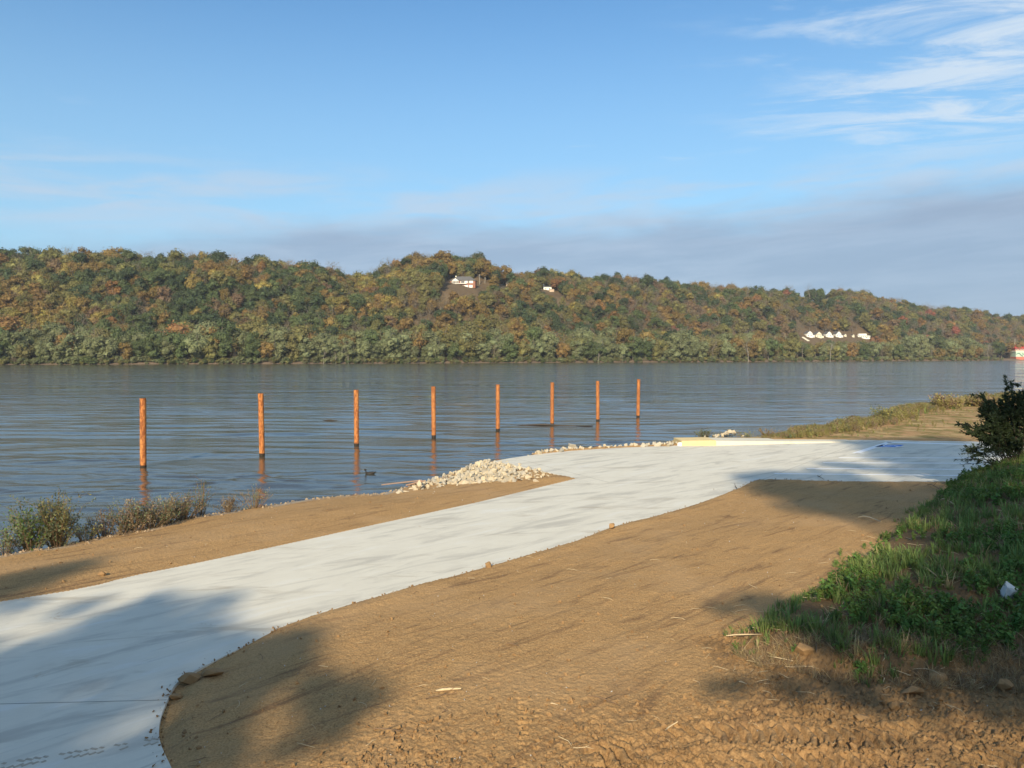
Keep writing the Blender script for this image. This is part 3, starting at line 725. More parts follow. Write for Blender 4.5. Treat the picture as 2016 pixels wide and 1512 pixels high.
# ------------------------------------------------------------------ far houses (placed before the wood so that it leaves them room)
M['brick'] = simple('red_brick', (.30, .13, .085), .15, .8); M['roof_grey'] = simple('grey_shingle', (.12, .115, .115), .15, .6)
M['white'] = simple('white_siding', (.82, .80, .72), .05, .5); M['cream'] = simple('cream_siding', (.72, .66, .50), .05, .5)
M['glass'] = simple('window_glass', (.035, .045, .055), .2, 1, .15); M['red_roof'] = simple('red_roof', (.46, .055, .045), .12, .5)
M['tan_wall'] = simple('tan_wall', (.55, .42, .30), .1, .5); M['mural'] = simple('pale_green_mural_ground', (.48, .60, .46), .12, .4)
M['mural_dark'] = simple('dark_green_mural', (.05, .16, .12), .2, .6); M['redbrick_wall'] = simple('salmon_brick', (.50, .17, .12), .12, .4)
HOUSES = []           # (px0, px1, py_bottom, Y) – keeps trees from hiding them
def gable(mb, w, d, h, rh, x=0, y=0, z=0, axis='x'):
    # ridge along axis
    if axis == 'x': vs = [(-w/2, -d/2, h), (w/2, -d/2, h), (w/2, d/2, h), (-w/2, d/2, h), (-w/2, 0, h+rh), (w/2, 0, h+rh)]; fs = [(0, 1, 5, 4), (2, 3, 4, 5), (0, 4, 3), (1, 2, 5), (3, 2, 1, 0)]
    else: vs = [(-w/2, -d/2, h), (w/2, -d/2, h), (w/2, d/2, h), (-w/2, d/2, h), (0, -d/2, h+rh), (0, d/2, h+rh)]; fs = [(0, 1, 4), (1, 2, 5, 4), (2, 3, 5), (3, 0, 4, 5), (3, 2, 1, 0)]
    mb.add([(a+x, b+y, c+z) for a, b, c in vs], fs)
def hip(mb, w, d, h, rh, inset, x=0, y=0):
    vs = [(-w/2, -d/2, h), (w/2, -d/2, h), (w/2, d/2, h), (-w/2, d/2, h), (-w/2+inset, 0, h+rh), (w/2-inset, 0, h+rh)]
    mb.add([(a+x, b+y, c) for a, b, c in vs], [(0, 1, 5, 4), (1, 2, 5), (2, 3, 4, 5), (3, 0, 4), (3, 2, 1, 0)])
def windows(root, items, yf):                  # (x, z, w, h, mat)
    for x, z, w, h, mt in items:
        fr = MB().box((x, yf-.08, z), (w, .16, h)).obj('window', M['white'], root)
        MB().box((x, yf-.18, z), (w*.78, .05, h*.78)).obj('pane', M[mt], fr)
def place(px, py, yaw=0, back=4):
    p = far_hit(px, py); return p
# brick mansion on the hilltop
p = far_hit(912, 563); sc = p.y/FPX; root = empty('hilltop_house', (p.x, p.y+9, p.z-1.5), R(-6)); Wd = 50*sc
MB().box((0, 0, 3.9), (Wd, 12, 9.8)).obj('wall', M['brick'], root)
mb = MB(); hip(mb, Wd+2, 14, 8.85, 6.2, 9); mb.obj('roof', M['roof_grey'], root)
mb = MB(); mb.box((-Wd*.28, -7.6, 7.0), (9, 3, .5)); gable(mb, 9.4, 3.6, 8.4, 3.4, -Wd*.28, -7.4, 0, 'y'); mb.obj('porch_gable', M['white'], root)
mb = MB()
for k in range(5): mb.box((-Wd*.28-4+k*2, -8.9, 6.7), (.35, .35, 3.6))
mb.obj('porch_column', M['white'], root)
MB().box((-Wd*.12, -7.4, 4.9), (Wd*.55, 2.8, .7)).obj('balcony', M['white'], root)
MB().box((-Wd*.3, 1, 13.6), (1.6, 1.6, 5)).obj('chimney', M['cream'], root)
windows(root, [(-Wd*.42, 6.9, 2, 2.2, 'glass'), (0, 7, 6, 2.4, 'glass'), (Wd*.13, 7, 4.6, 3.2, 'white'), (Wd*.34, 7, 5, 3.2, 'white'), (Wd*.22, 7, 2, 2.4, 'glass')], -6)
for x, w in ((-Wd*.12, Wd*.3), (Wd*.14, 5), (Wd*.32, 5)): MB().box((x, -6.12, 1.2), (w, .2, 3.4)).obj('garage_door', M['white'], root)
tag(root, 'large brick house with grey hipped roof and white porch on the hilltop clearing', 'house'); HOUSES.append((880, 944, 566, p.y+4))
# pole beside it
def pole(px, pyb, pyt, lab, w=.35):
    p = far_hit(px, pyb); h = (pyb-pyt)/FPX*p.y
    mb = MB().tube([(0, 0, -2), (0, 0, h)], [w, w*.7], 6); mb.box((0, 0, h-1.2), (2.4, .25, .3)); o = mb.obj('utility_pole', M['pale_bark']); o.location = p; tag(o, lab, 'pole', 'poles on the hilltop'); HOUSES.append((px-3, px+3, pyb-4, p.y-2))
pole(944.5, 560, 540, 'tall pale pole just right of the brick hilltop house', .55); pole(955, 558, 546, 'shorter pole second to the right of the hilltop house', .45)
def small_house(px, py, wpx, h, rh, wall, roof, lab, axis='y', yaw=0, name='house', d=9, wins=True, clear=2, addwing=True, grp=None):
    p = far_hit(px, py); sc = p.y/FPX; w = wpx*sc; r_ = empty(name, (p.x, p.y+d/2, p.z-.8), yaw)
    MB().box((0, 0, h/2), (w, d, h)).obj('wall', M[wall], r_)
    mb = MB(); gable(mb, w*1.1, d*1.12, h+.02, rh, axis=axis); mb.obj('roof', M[roof], r_)
    if axis == 'y':
        mb = MB(); mb.add([(-w*.46, -d/2-.75, h+.2), (w*.46, -d/2-.75, h+.2), (0, -d/2-.75, h+rh*.86), (-w*.46, -d/2-.55, h+.2), (w*.46, -d/2-.55, h+.2), (0, -d/2-.55, h+rh*.86)], [(0, 1, 2), (5, 4, 3), (0, 3, 4, 1), (1, 4, 5, 2), (2, 5, 3, 0)]); mb.obj('gable_wall', M[wall], r_)
    if wins: windows(r_, [(-w*.24, h*.55, w*.16, h*.3, 'glass'), (w*.22, h*.55, w*.16, h*.3, 'glass')], -d/2)
    if addwing:
        mb = MB(); mb.box((w*.75, 2, h*.33), (w*.55, d*.8, h*.66)); mb.obj('wing', M[wall], r_)
        mb = MB(); gable(mb, w*.6, d*.9, h*.67, rh*.5, w*.75, 2); mb.obj('wing_roof', M[roof], r_)
    tag(r_, lab, 'house', grp); HOUSES.append((px-wpx*.62, px+wpx*(1.05 if addwing else .62), py-clear, p.y)); return r_
gh = 'white houses on the lower slope'
small_house(1592, 664, 13, 6.5, 4.2, 'white', 'roof_grey', 'white gabled house, leftmost of the row on the lower slope', grp=gh, yaw=R(12))
small_house(1610, 665, 13, 6, 4.6, 'cream', 'roof_grey', 'cream gabled house, second from left in the row on the lower slope', grp=gh, yaw=R(12))
small_house(1630, 664, 12, 6, 4.2, 'white', 'roof_grey', 'white gabled house behind a brown tree, third from left in the slope row', grp=gh, yaw=R(12))
small_house(1649, 664, 12, 6, 4.6, 'white', 'roof_grey', 'white gabled house, fourth from left in the row on the lower slope', grp=gh, yaw=R(12))
small_house(1663, 663, 5, 3.5, 2, 'cream', 'roof_grey', 'tiny cream shed right of the row of gabled houses', grp=gh, addwing=False, wins=False, name='shed')
r_ = small_house(1700, 666.5, 24, 5, .9, 'white', 'white', 'wide flat-roofed white house standing right of the gabled row', 'x', grp=gh, addwing=False)
MB().box((-1, 1, 7.4), (13, 5, 2.6)).obj('upper_floor', M['white'], r_)
windows(r_, [(k*3.0-7, 3.6, 1.4, 1.9, 'glass') for k in range(6)], -4.7)
small_house(1679, 664, 4, 4, 1.5, 'cream', 'roof_grey', 'small dark-roofed outbuilding left of the wide white house', grp=gh, addwing=False, wins=False, name='shed')
small_house(1632, 584, 9, 4, 1.2, 'cream', 'roof_grey', 'small pale house peeping out of the ridge-top trees at right', 'x', addwing=False, clear=1)
small_house(1078, 571, 16, 5, 2.2, 'white', 'roof_grey', 'small white house under the big round hilltop tree', 'x', addwing=False, clear=2)
small_house(1086, 574.5, 9, 3.5, 1.6, 'tan_wall', 'tan_wall', 'small tan hut just below the white hilltop house', 'x', addwing=False, clear=1, wins=False, name='hut')
small_house(1001, 552, 9, 4, 2.4, 'tan_wall', 'roof_grey', 'pale roofed house half hidden left of the rounded hilltop tree', 'x', addwing=False, clear=1, wins=False)
p = far_hit(1588, 670); mb = MB(); mb.add([(-8, 0, 5), (0, -2, -.5), (4, 0, -.5), (-3, 6, 5.5), (-8, 0, 4.2), (0, -2, -1.3), (4, 0, -1.3), (-3, 6, 4.7)], [(0, 1, 2, 3), (7, 6, 5, 4), (0, 4, 5, 1), (1, 5, 6, 2), (2, 6, 7, 3), (3, 7, 4, 0)])
o = mb.obj('grey_shed_roof', M['kerb']); o.location = p; tag(o, 'grey sloping shed roof below the leftmost gabled house', 'roof'); HOUSES.append((1580, 1598, 668, p.y))
# riverfront building with red roof
Yb = shoreY((2006-1008)/FPX)+4; pb = D(1993, 710, Yb); sc = Yb/FPX; root = empty('riverfront_building', (pb.x+7, Yb+12, .8), R(0)); Wb = 62*sc
X0 = 0
def bx(x, y, z, w, d, h, nm, mt): return MB().box((X0+x+w/2, y, z+h/2), (w, d, h)).obj(nm, M[mt], root)
bx(0, 0, 0, Wb, 22, 5.2, 'river_wall', 'redbrick_wall'); bx(.3, .5, 5.25, Wb-.6, 20, 8, 'mural_wall', 'mural'); bx(-.3, .4, 13.3, Wb+.6, 20.6, 2.2, 'cornice', 'cream')
bx(.5, 1, 15.55, Wb-1, 18, 3.6, 'upper_wall', 'redbrick_wall')
mb = MB(); hip(mb, 20, 21, 19.2, 6.4, 6, 9, 1); mb.obj('roof', M['red_roof'], root)
mb = MB(); gable(mb, 6.5, 3, 18.6, 5.5, 22, -8.5, 0, 'y'); mb.box((22, -8.3, 17), (6, 2.6, 3.4)); mb.obj('dormer', M['cream'], root)
mb = MB(); hip(mb, 30, 21, 19.2, 6.4, 6, 40, 1); mb.obj('roof', M['red_roof'], root)
windows(root, [(k*4.5+2.5, 17.2, 2.4, 2.2, 'glass') for k in range(8)], -8)
mb = MB()
for x0 in (0.0, 15, 30):                       # curling dark green figure of the mural, as raised bands
    pts = [(x0+1.5+math.cos(a)*3.2+3, -9.75, 8.2+math.sin(a)*2.9) for a in np.linspace(2.9, .2, 9)]+[(x0+8.8+k*1.1, -9.75, 7.6-k*.45) for k in range(1, 4)]
    mb.tube(pts, .55, 5)
    for k in range(3): mb.box((x0+11.5+k*1.5, -9.62, 10.2-k*.7), (.8, .2, 2.6-.4*k))
mb.obj('mural_figure', M['mural_dark'], root)
MB().tube([(4.5, 0, 24), (4.5, 0, 36)], [.3, .15], 6).obj('mast', M['kerb'], root)
mb = MB(); mb.box((-8, 0, 12.4), (15, 8, .6)); mb.box((-5, 0, 6), (1, 6, 12)); mb.obj('dock_canopy', M['dark_bark'], root)
tag(root, 'red-roofed riverfront building with green mural at the far right of the bank', 'building'); HOUSES.append((1978, 2060, 712, Yb+2))

# ------------------------------------------------------------------ wood on the far side
def pick(col, g):
    tb = {'bank': (['greygreen', 'green', 'olive', 'ochre', 'tan'], [.60, .16, .15, .05, .04]),
          'bankR': (['greygreen', 'green', 'olive', 'ochre', 'tan'], [.40, .12, .22, .14, .12]),
          'low': (['olive', 'green', 'ochre', 'tan', 'dark_green', 'yellow', 'greygreen', 'orange'], [.29, .12, .18, .14, .08, .07, .08, .04]),
          'mid': (['ochre', 'olive', 'rust', 'dark_green', 'tan', 'orange', 'green', 'yellow'], [.23, .27, .05, .16, .15, .015, .09, .035]),
          'midR': (['tan', 'rust', 'olive', 'dark_green', 'ochre', 'orange', 'red'], [.32, .09, .27, .15, .15, .01, .01])}[col]
    return g.choice(tb[0], p=tb[1])
g = np.random.default_rng(5)
trees = []                                     # (u, t, h)
tcur = .014; row = 0
while tcur < 1.06:
    sp_ = 14.0 if tcur < .1 else 12.0
    uu = -1.15; us = []
    while uu < 1.2:
        y_ = shoreY(uu)+tcur*depthW(uu); uu += sp_/y_*g.uniform(.7, 1.3)*1.0; us.append(uu)
    for x_ in us: trees.append((x_, tcur+g.uniform(-.012, .012)*(row > 0)))
    tcur += (sp_*.9)/380; row += 1
tr = np.array(trees); tx, ty, tz = far_xyz(tr[:, 0], tr[:, 1])
bankrow = tr[:, 1] < .10
hgt = np.where(bankrow, g.uniform(27, 40, len(tr)), g.uniform(15, 27, len(tr)))
hgt = np.where(tr[:, 1] < .03, g.uniform(20, 32, len(tr)), hgt)
hgt = hgt*(1-.12*np.clip(tr[:, 0], 0, 1))*np.where(bankrow, .85+.3*(fbm(tx/60, ty/60, 88, 2)+.5), np.where((tr[:, 1] > .8) & (g.random(len(tr)) < .22), 1.3, 1))
pxb, pyb = proj(tx, ty, tz); _, pyt = proj(tx, ty, tz+hgt); rad = hgt*.36/ty*FPX
ok = np.ones(len(tr), bool)
for (a, b, pb_, Yh) in HOUSES:
    ok &= ~((pxb+rad > a) & (pxb-rad < b) & (ty < Yh+1) & (pyt < pb_))
    ok &= ~((pxb+rad*.6 > a) & (pxb-rad*.6 < b) & (np.abs(ty-Yh-5) < 9))
ok &= ~(((pxb-912)/30)**2+((pyb-570)/6)**2 < 1)          # clearing below the brick house
ok &= ~((np.abs(pyb-(590+(pxb-1560)*.30)) < 5) & (pxb > 1555) & (pxb < 1625))
tr, tx, ty, tz, hgt, pxb, pyb, pyt = (a[ok] for a in (tr, tx, ty, tz, hgt, pxb, pyb, pyt))
cn = fbm(tx/70, ty/70, 90, 3)+g.normal(0, .07, len(tx))
names = []; shapes = []; trunks = []
for i in range(len(tx)):
    U_, T_ = tr[i]; zone = ('bank' if U_ < .25 else 'bankR') if T_ < .075 else 'low' if T_ < .26 else ('mid' if U_+g.normal(0, .12) < .18 else 'midR')
    c = pick(zone, g)
    if zone in ('mid', 'midR', 'low') and cn[i] > .19: c = 'dark_green' if g.random() < .55 else 'green'
    if zone in ('mid', 'low') and cn[i] < -.14 and U_ < .15: c = g.choice(['ochre', 'olive', 'yellow', 'ochre'])
    bare = zone != 'bank' and T_ > .06 and g.random() < (.085 if U_ < .1 else .15)
    if bare: names.append('bare'); shapes.append(-1)
    else:
        names.append(c)
        if c == 'tan' or (c in ('rust', 'ochre') and g.random() < .25): shapes.append(int(g.integers(12, 15)))
        elif zone.startswith('bank'): shapes.append(int(g.integers(0, 5)))
        elif c == 'dark_green' and g.random() < .12: shapes.append(15)
        else: shapes.append(int(g.choice([0, 1, 2, 3, 4, 5, 6, 7, 8, 5, 6, 7, 8, 9, 10, 11])))
# notable hilltop trees (pixel x, pixel bottom, pixel top, colour, shape, label)
NOTE = [(592, 540, 503, 'dark_green', 6, 'dark round tree standing clear on the skyline left of the saddle'),
        (545, 540, 506, 'dark_green', 5, 'dark broad tree on the skyline left of the lone round one'),
        (350, 540, 503, 'dark_green', 7, 'broad dark green tree on the skyline left of centre'),
        (392, 542, 504, 'dark_green', 8, 'dark green skyline tree right of its broad twin'),
        (75, 555, 508, 'dark_green', 5, 'dark rounded tree just under the skyline near the left edge'),
        (1072, 568, 526, 'dark_green', 6, 'big dark round tree over the small white hilltop house'),
        (1009, 562, 531, 'dark_green', 8, 'dark rounded tree in the saddle right of the brick house'),
        (942, 540, 514, 'dark_green', 15, 'pointed dark tree on the knob right of the brick house'),
        (870, 550, 525, 'dark_green', 5, 'dark tree touching the left side of the brick house'),
        (1290, 575, 550, 'dark_green', 15, 'pointed dark tree on the falling skyline right of centre'),
        (1668, 590, 565, 'green', 9, 'taller green tree above the ridge-top house at right'),
        (1352, 650, 618, 'dark_green', 6, 'dark rounded tree mid-slope right of centre'),
        (1190, 570, 547, 'dark_green', 7, 'dark spreading tree on the skyline right of the white hilltop house'),
        (1648, 612, 590, 'red', 5, 'small red tree on the right-hand slope below the ridge'),
        (1125, 640, 612, 'orange', 6, 'bright orange tree low on the slope right of centre'),
        (848, 545, 528, 'rust', 6, 'reddish tree left of the brick hilltop house'),
        (740, 650, 615, 'yellow', 7, 'yellow-green crown on the lower slope behind the fourth pile'),
        (40, 585, 558, 'yellow', 9, 'slim yellow tree on the slope at the left edge'),
        (390, 640, 605, 'yellow', 6, 'yellowish tree on the lower slope left of centre')]
def tree_thing(p, h, si, col, tk, lab, group, yaw, bark='bark', name='deciduous_tree', cat='tree'):
    r_ = empty(name, p, yaw); r_.scale = (h, h, h)
    link(bpy.data.objects.new('trunk', trunk_mesh(tk, bark)), r_)
    if si >= 0: link(bpy.data.objects.new('crown', crown_mesh(si, col)), r_)
    tag(r_, lab, cat, group); return r_
for px, b, tp_, c, si, lab in NOTE:
    p = far_hit(px, b); h = (b-tp_)/FPX*p.y; tree_thing(p, h, si, c, 1, lab, 'distinct trees on the far hill', px*.1)
# pale trunks on the bank, bare or nearly
for px, b, tp_, lab in ((637, 715, 672, 'pale slender trunk at the water edge behind the second pile'), (661, 715, 682, 'shorter pale trunk right of the slender one on the far bank'),
                        (686, 715, 668, 'pale forked trunk below the brown crowns of the far bank'), (1178, 712, 668, 'pale white trunk on the far bank behind the seventh pile'),
                        (1066, 700, 632, 'bare pale-limbed tree standing out of the green bank row'), (1473, 711, 662, 'leaning pale trunk at the water edge of the far bank'),
                        (1634, 711, 668, 'pale leaning trunk below the row of white houses'), (1945, 711, 675, 'tall broken pale trunk near the red-roofed building'),
                        (103, 690, 640, 'bare grey tree among the bank crowns near the left edge'), (460, 560, 497, 'bare grey tree poking above the skyline'),
                        (1226, 711, 690, 'short pale stump trunk on the far bank right of centre')):
    if b > 705: p = D(px, b, float(shoreY((px-1008)/FPX)-1)); p.z = .3
    else: p = far_hit(px, b); p.y -= 6
    tree_thing(p, (b-tp_)/FPX*p.y, -1, None, 4+(px % 2), lab, 'pale and bare trees', px*.07, 'pale_bark', 'bare_tree')
# the 265 trees that show largest: the front rows
vis = (np.abs(tr[:, 0]) < .69)
score = np.where(vis & (tr[:, 1] < .075), hgt/ty*FPX - tr[:, 1]*260, -1)
front = np.argsort(-score)[:265]; isf = np.zeros(len(tx), bool); isf[front] = True
PILEX = [(282, 'first'), (516, 'second'), (702, 'third'), (854, 'fourth'), (980, 'fifth'), (1087, 'sixth'), (1177, 'seventh'), (1256, 'eighth')]
def section(px):
    if px < 150: return 'near the left picture edge'
    if px < 282: return 'left of the first pile'
    for (a, na), (b, nb) in zip(PILEX[:-1], PILEX[1:]):
        if a <= px < b: return 'between %s and %s piles' % (na, nb)
    if px < 1360: return 'just right of the eighth pile'
    if px < 1470: return 'between eighth pile and houses'
    if px < 1580: return 'left of the white houses'
    if px < 1670: return 'below the gabled white houses'
    if px < 1730: return 'below the wide white house'
    if px < 1850: return 'right of the white houses'
    return 'short of the red-roofed building'
CW = {'greygreen': 'grey-green', 'dark_green': 'dark green', 'green': 'green', 'olive': 'olive', 'ochre': 'ochre brown', 'orange': 'orange', 'rust': 'rusty', 'tan': 'thin tan', 'yellow': 'yellow', 'red': 'red', 'bare': 'bare grey'}
desc = {}
for i in front:
    rowd = 'front-row' if tr[i, 1] < .03 else 'second-row' if tr[i, 1] < .055 else 'back-row'
    desc.setdefault((('tall ' if hgt[i] > 29 else 'low ' if hgt[i] < 23 else '')+CW[names[i]]+' '+rowd, section(pxb[i])), []).append(i)
ORD = ['leftmost', 'second from left', 'third from left', 'fourth from left', 'fifth from left', 'sixth from left', 'seventh from left', 'eighth from left', 'ninth from left', 'tenth from left', 'eleventh from left', 'twelfth from left', 'thirteenth from left', 'fourteenth from left', 'fifteenth from left', 'sixteenth from left']
CNT = ['', '', 'two', 'three', 'four', 'five', 'six', 'seven', 'eight', 'nine', 'ten', 'eleven', 'twelve', 'thirteen', 'fourteen', 'fifteen', 'sixteen', 'seventeen']
for (a, sec), ids in desc.items():
    ids.sort(key=lambda i: pxb[i])
    for k, i in enumerate(ids):
        if len(ids) == 1: lab = '%s tree, far bank, %s' % (a, sec)
        elif k == len(ids)-1: lab = 'rightmost of %s %s trees, %s' % (CNT[min(len(ids), 17)], a, sec)
        else: lab = '%s of %s %s trees, %s' % (ORD[min(k, 15)], CNT[min(len(ids), 17)], a, sec)
        tree_thing((tx[i], ty[i], tz[i]-.6), hgt[i], shapes[i], names[i], i % 4 if shapes[i] >= 0 else 4, lab, 'trees along the far bank', i*1.7)
rest = np.where(~isf)[0]
keys = {}; meshes = []; idx = []
for i in rest:
    k = (names[i], shapes[i] if shapes[i] < 0 else shapes[i], 4+i % 2 if shapes[i] < 0 else (5 if shapes[i] in (12, 13, 14) else i % 2))
    if k not in keys: keys[k] = len(meshes); meshes.append(full_tree_mesh(None if k[1] < 0 else k[1], k[0], k[2]))
    idx.append(keys[k])
pts = np.stack([tx, ty, tz-.8], -1)[rest]; wv = g.uniform(.9, 1.3, len(rest)); sc_ = np.stack([hgt[rest]*wv, hgt[rest]*wv, hgt[rest]], -1)
rt = np.stack([np.zeros(len(rest)), np.zeros(len(rest)), g.uniform(0, 6.28, len(rest))], -1)
scatter('forest', pts, rt, sc_, idx, meshes, 'autumn wood covering the ridge across the river', 'forest')
# far ridge wood
uu = g.uniform(.5, 1.2, 1500); tt = g.uniform(.1, 1.02, 1500); X_, Y_, Z_ = far2(uu, tt)
ms2 = [full_tree_mesh(k, c, 1) for k, c in ((5, 'dark_green'), (6, 'olive'), (7, 'rust'), (8, 'tan'), (2, 'ochre'))]
hh = g.uniform(14, 20, 1500); scatter('far_forest', np.stack([X_, Y_, Z_-.5], -1), np.stack([hh*0, hh*0, hh*9], -1), np.stack([hh*1.2, hh*1.2, hh], -1), g.integers(0, 5, 1500), ms2, 'hazy wood on the second ridge downstream', 'forest')
# brush at the foot of the far bank
uu = g.uniform(-.95, 1.0, 1500); tt = g.uniform(-.001, .02, 1500); X_, Y_, Z_ = far_xyz(uu, tt)
ms3 = [full_tree_mesh(k, c, 1) for k, c in ((0, 'greygreen'), (1, 'green'), (2, 'greygreen'), (3, 'olive'), (13, 'tan'))]
hh = g.uniform(3, 8, 1500); bp = proj(X_, Y_, Z_)[0]; kk = ~((bp > 1975) & (bp < 2070))
scatter('bank_brush', np.stack([X_, Y_, Z_-.5], -1)[kk], np.stack([hh*0, hh*0, hh*9], -1)[kk], np.stack([hh*1.3, hh*1.3, hh], -1)[kk], g.integers(0, 5, 1500)[kk], ms3, 'low brush hanging over the muddy foot of the far bank', 'brush')

# ------------------------------------------------------------------ piles in the river
m_, t, bs, _ = new_mat('rusty_steel'); co = t.add('ShaderNodeTexCoord').outputs['Object']; oi = t.add('ShaderNodeObjectInfo')
sh = t.add('ShaderNodeVectorMath', {0: co, 1: t.add('ShaderNodeCombineXYZ', {0: t.math('MULTIPLY', oi.outputs['Random'], 40), 1: 3.0}).outputs[0]}, operation='ADD').outputs[0]
n1 = t.noise(t.mapping(sh, (3.5, 3.5, 1.2)), 2.0, 8, .68, .8); n2 = t.noise(t.mapping(sh, (1, 1, .35)), 2.2, 4)
c = t.mix(t.ramp(n1, .40, .60), (.24, .075, .024), (.55, .205, .060)); c = t.mix(t.ramp(n2, .50, .68, 0, .6), c, (.66, .29, .085))
c = t.mix(t.ramp(n1, .66, .76, 0, .6), c, (.72, .42, .20)); c = t.mix(t.ramp(t.noise(t.mapping(sh, (3, 3, .6)), 2.5, 6, .7), .54, .64, 0, .75), c, (.13, .045, .02))
sx = t.add('ShaderNodeSeparateXYZ', {0: co})
c = t.mix(t.math('MULTIPLY', oi.outputs['Random'], .5), c, (.33, .125, .045)); c = t.mix(t.ramp(sx.outputs[2], .26, .14), c, (.035, .025, .018))
setc(t, bs, c); bs.inputs['Roughness'].default_value = .75; bs.inputs['Metallic'].default_value = .0; bump(t, bs, n1, .01)
M['rust_steel'] = m_
M['rust_dark'] = simple('dark_rust_inside', (.09, .035, .018), .3, 6)
PB = [(282, 921, 784), (516, 897, 774.5), (702, 877, 767.5), (854, 860.5, 761), (980, 847.5, 757), (1087, 836.5, 753), (1177, 828.5, 750), (1256, 821, 746.5)]
plabs = ['leftmost and nearest rusty steel pile, mottled with pale scratches', 'second rusty pile from the left, bright orange in the middle', 'third pile from the left with a dark scar on its lower left side',
         'fourth rusty pile from the left, above the duck and the plank', 'fifth rusty pile from the left, before the drifting log', 'sixth pile from the left, crossed by the drifting log',
         'seventh rusty pile from the left, just right of the drifting log', 'rightmost and farthest rusty pile in the row']
gd = np.random.default_rng(3)
for k, (px, pb_, pt) in enumerate(PB):
    p = P(px, pb_, 0); top = D(px, pt, p.y).z; r0 = .215; lean = Vector((gd.normal(0, .010), gd.normal(0, .008), 0))
    mb = MB(); n = 28
    zs = list(np.linspace(-2.4, top, 16)); vs = []
    for z in zs: vs += [(lean.x*z+math.cos(2*math.pi*a/n)*r0, lean.y*z+math.sin(2*math.pi*a/n)*r0, z) for a in range(n)]
    fs = [(i*n+a, i*n+(a+1) % n, (i+1)*n+(a+1) % n, (i+1)*n+a) for i in range(15) for a in range(n)]
    mb.add(vs, fs)
    vs = [(lean.x*z+math.cos(2*math.pi*a/n)*r_, lean.y*z+math.sin(2*math.pi*a/n)*r_, z) for z, r_ in ((top, r0), (top, r0-.03)) for a in range(n)]
    mb.add(vs, [(a, (a+1) % n, n+(a+1) % n, n+a) for a in range(n)])
    root = mb.obj('steel_pile', M['rust_steel'], smooth=True); root.location = (p.x, p.y, 0); root.rotation_euler = (0, 0, gd.uniform(-.2, .2)); tag(root, plabs[k], 'pile', 'rusty piles standing in the river')
    for f_ in root.data.polygons[-n:]: f_.use_smooth = False
    mb = MB(); vs = [(lean.x*z+math.cos(2*math.pi*a/n)*(r0-.03), lean.y*z+math.sin(2*math.pi*a/n)*(r0-.03), z) for z in (top, top-1.2) for a in range(n)]
    mb.add(vs, [(a, (a+1) % n, n+(a+1) % n, n+a) for a in range(n)]+[tuple(range(n, 2*n))]); mb.obj('pipe_bore', M['rust_dark'], root, True)
    for zz_ in (top*.33, top*.68):              # girth welds
        zz_ += gd.uniform(-.3, .3); mb = MB(); pts_ = []
        vs = [(lean.x*zz_+math.cos(2*math.pi*a/n)*r_, lean.y*zz_+math.sin(2*math.pi*a/n)*r_, zz_+dz) for dz, r_ in ((-.022, r0-.002), (0, r0+.013), (.022, r0-.002)) for a in range(n)]
        mb.add(vs, [(i*n+a, i*n+(a+1) % n, (i+1)*n+(a+1) % n, (i+1)*n+a) for i in range(2) for a in range(n)]); mb.obj('weld_ring', M['rust_steel'], root, True)

# ------------------------------------------------------------------ floating things
M['wetwood'] = simple('wet_dark_wood', (.045, .035, .028), .3, 5, .45, .02)
p = P(1087, 837.6, 0); mb = MB(); a = P(1012, 835.8, 0)-p; b = P(1166, 838.6, 0)-p
mb.tube([a+Vector((0, 0, -.05)), a.lerp(b, .2)+Vector((0, 0, .02)), a.lerp(b, .36)+Vector((0, 0, .10)), a.lerp(b, .55)+Vector((0, .1, .04)), a.lerp(b, .75)+Vector((0, .1, .01)), b+Vector((0, 0, .02))], [.03, .10, .13, .09, .07, .03], 8)
mb.tube([a.lerp(b, .35), a.lerp(b, .42)+Vector((0, .4, .28))], [.05, .015], 5); mb.tube([a.lerp(b, .8), b+Vector((.1, 0, .12))], [.05, .02], 5)
o = mb.obj('drifting_log', M['wetwood'], smooth=True); o.location = p; o.location.y -= .55; tag(o, 'long dark waterlogged trunk floating low by the sixth pile', 'log')
def lump(r, sq=(1, 1, 1), seed=0, sub=1, amp=.35, fr=1.3):
    v_ = ICO_V.copy(); n_ = np.array([mnoise.noise(Vector(q_)*fr+Vector((seed*1.7, seed, 0))) for q_ in v_]); v_ = v_*(1+amp*n_)[:, None]*np.array(sq)*r; return v_
M['duck_dark'] = simple('dark_plumage', (.03, .026, .022), .3, 20, .6); M['duck_bill'] = simple('duck_bill', (.20, .14, .05), .1, 10)
p = P(728, 935, 0); root = empty('duck', p, R(180)); root.scale = (1.25,)*3
mb = MB(); prof = [(-.34, .02, .17), (-.27, .06, .13), (-.15, .125, .09), (0, .145, .07), (.14, .12, .07), (.22, .06, .10)]
vs = []; n = 12
for x, r_, z in prof: vs += [(x, math.cos(6.2832*k/n)*r_*.85, z+math.sin(6.2832*k/n)*r_*.75) for k in range(n)]
mb.add(vs, [(i*n+k, i*n+(k+1) % n, (i+1)*n+(k+1) % n, (i+1)*n+k) for i in range(5) for k in range(n)]+[tuple(range(n-1, -1, -1)), tuple(5*n+k for k in range(n))]); mb.obj('body', M['duck_dark'], root, True)
mb = MB(); mb.tube([(.15, 0, .08), (.21, 0, .17), (.22, 0, .25)], [.07, .045, .038], 10); mb.obj('neck', M['duck_dark'], root, True)
me = np_mesh('head', lump(.058, (1.25, .9, .9), 1, amp=.05)+np.array([.24, 0, .28]), [ICO_F], [M['duck_dark']], smooth=True); link(bpy.data.objects.new('head', me), root)
mb = MB(); mb.box((.335, 0, .265), (.075, .035, .018)); mb.obj('bill', M['duck_bill'], root)
tag(root, 'small dark duck swimming between the third pile and the planks', 'duck')
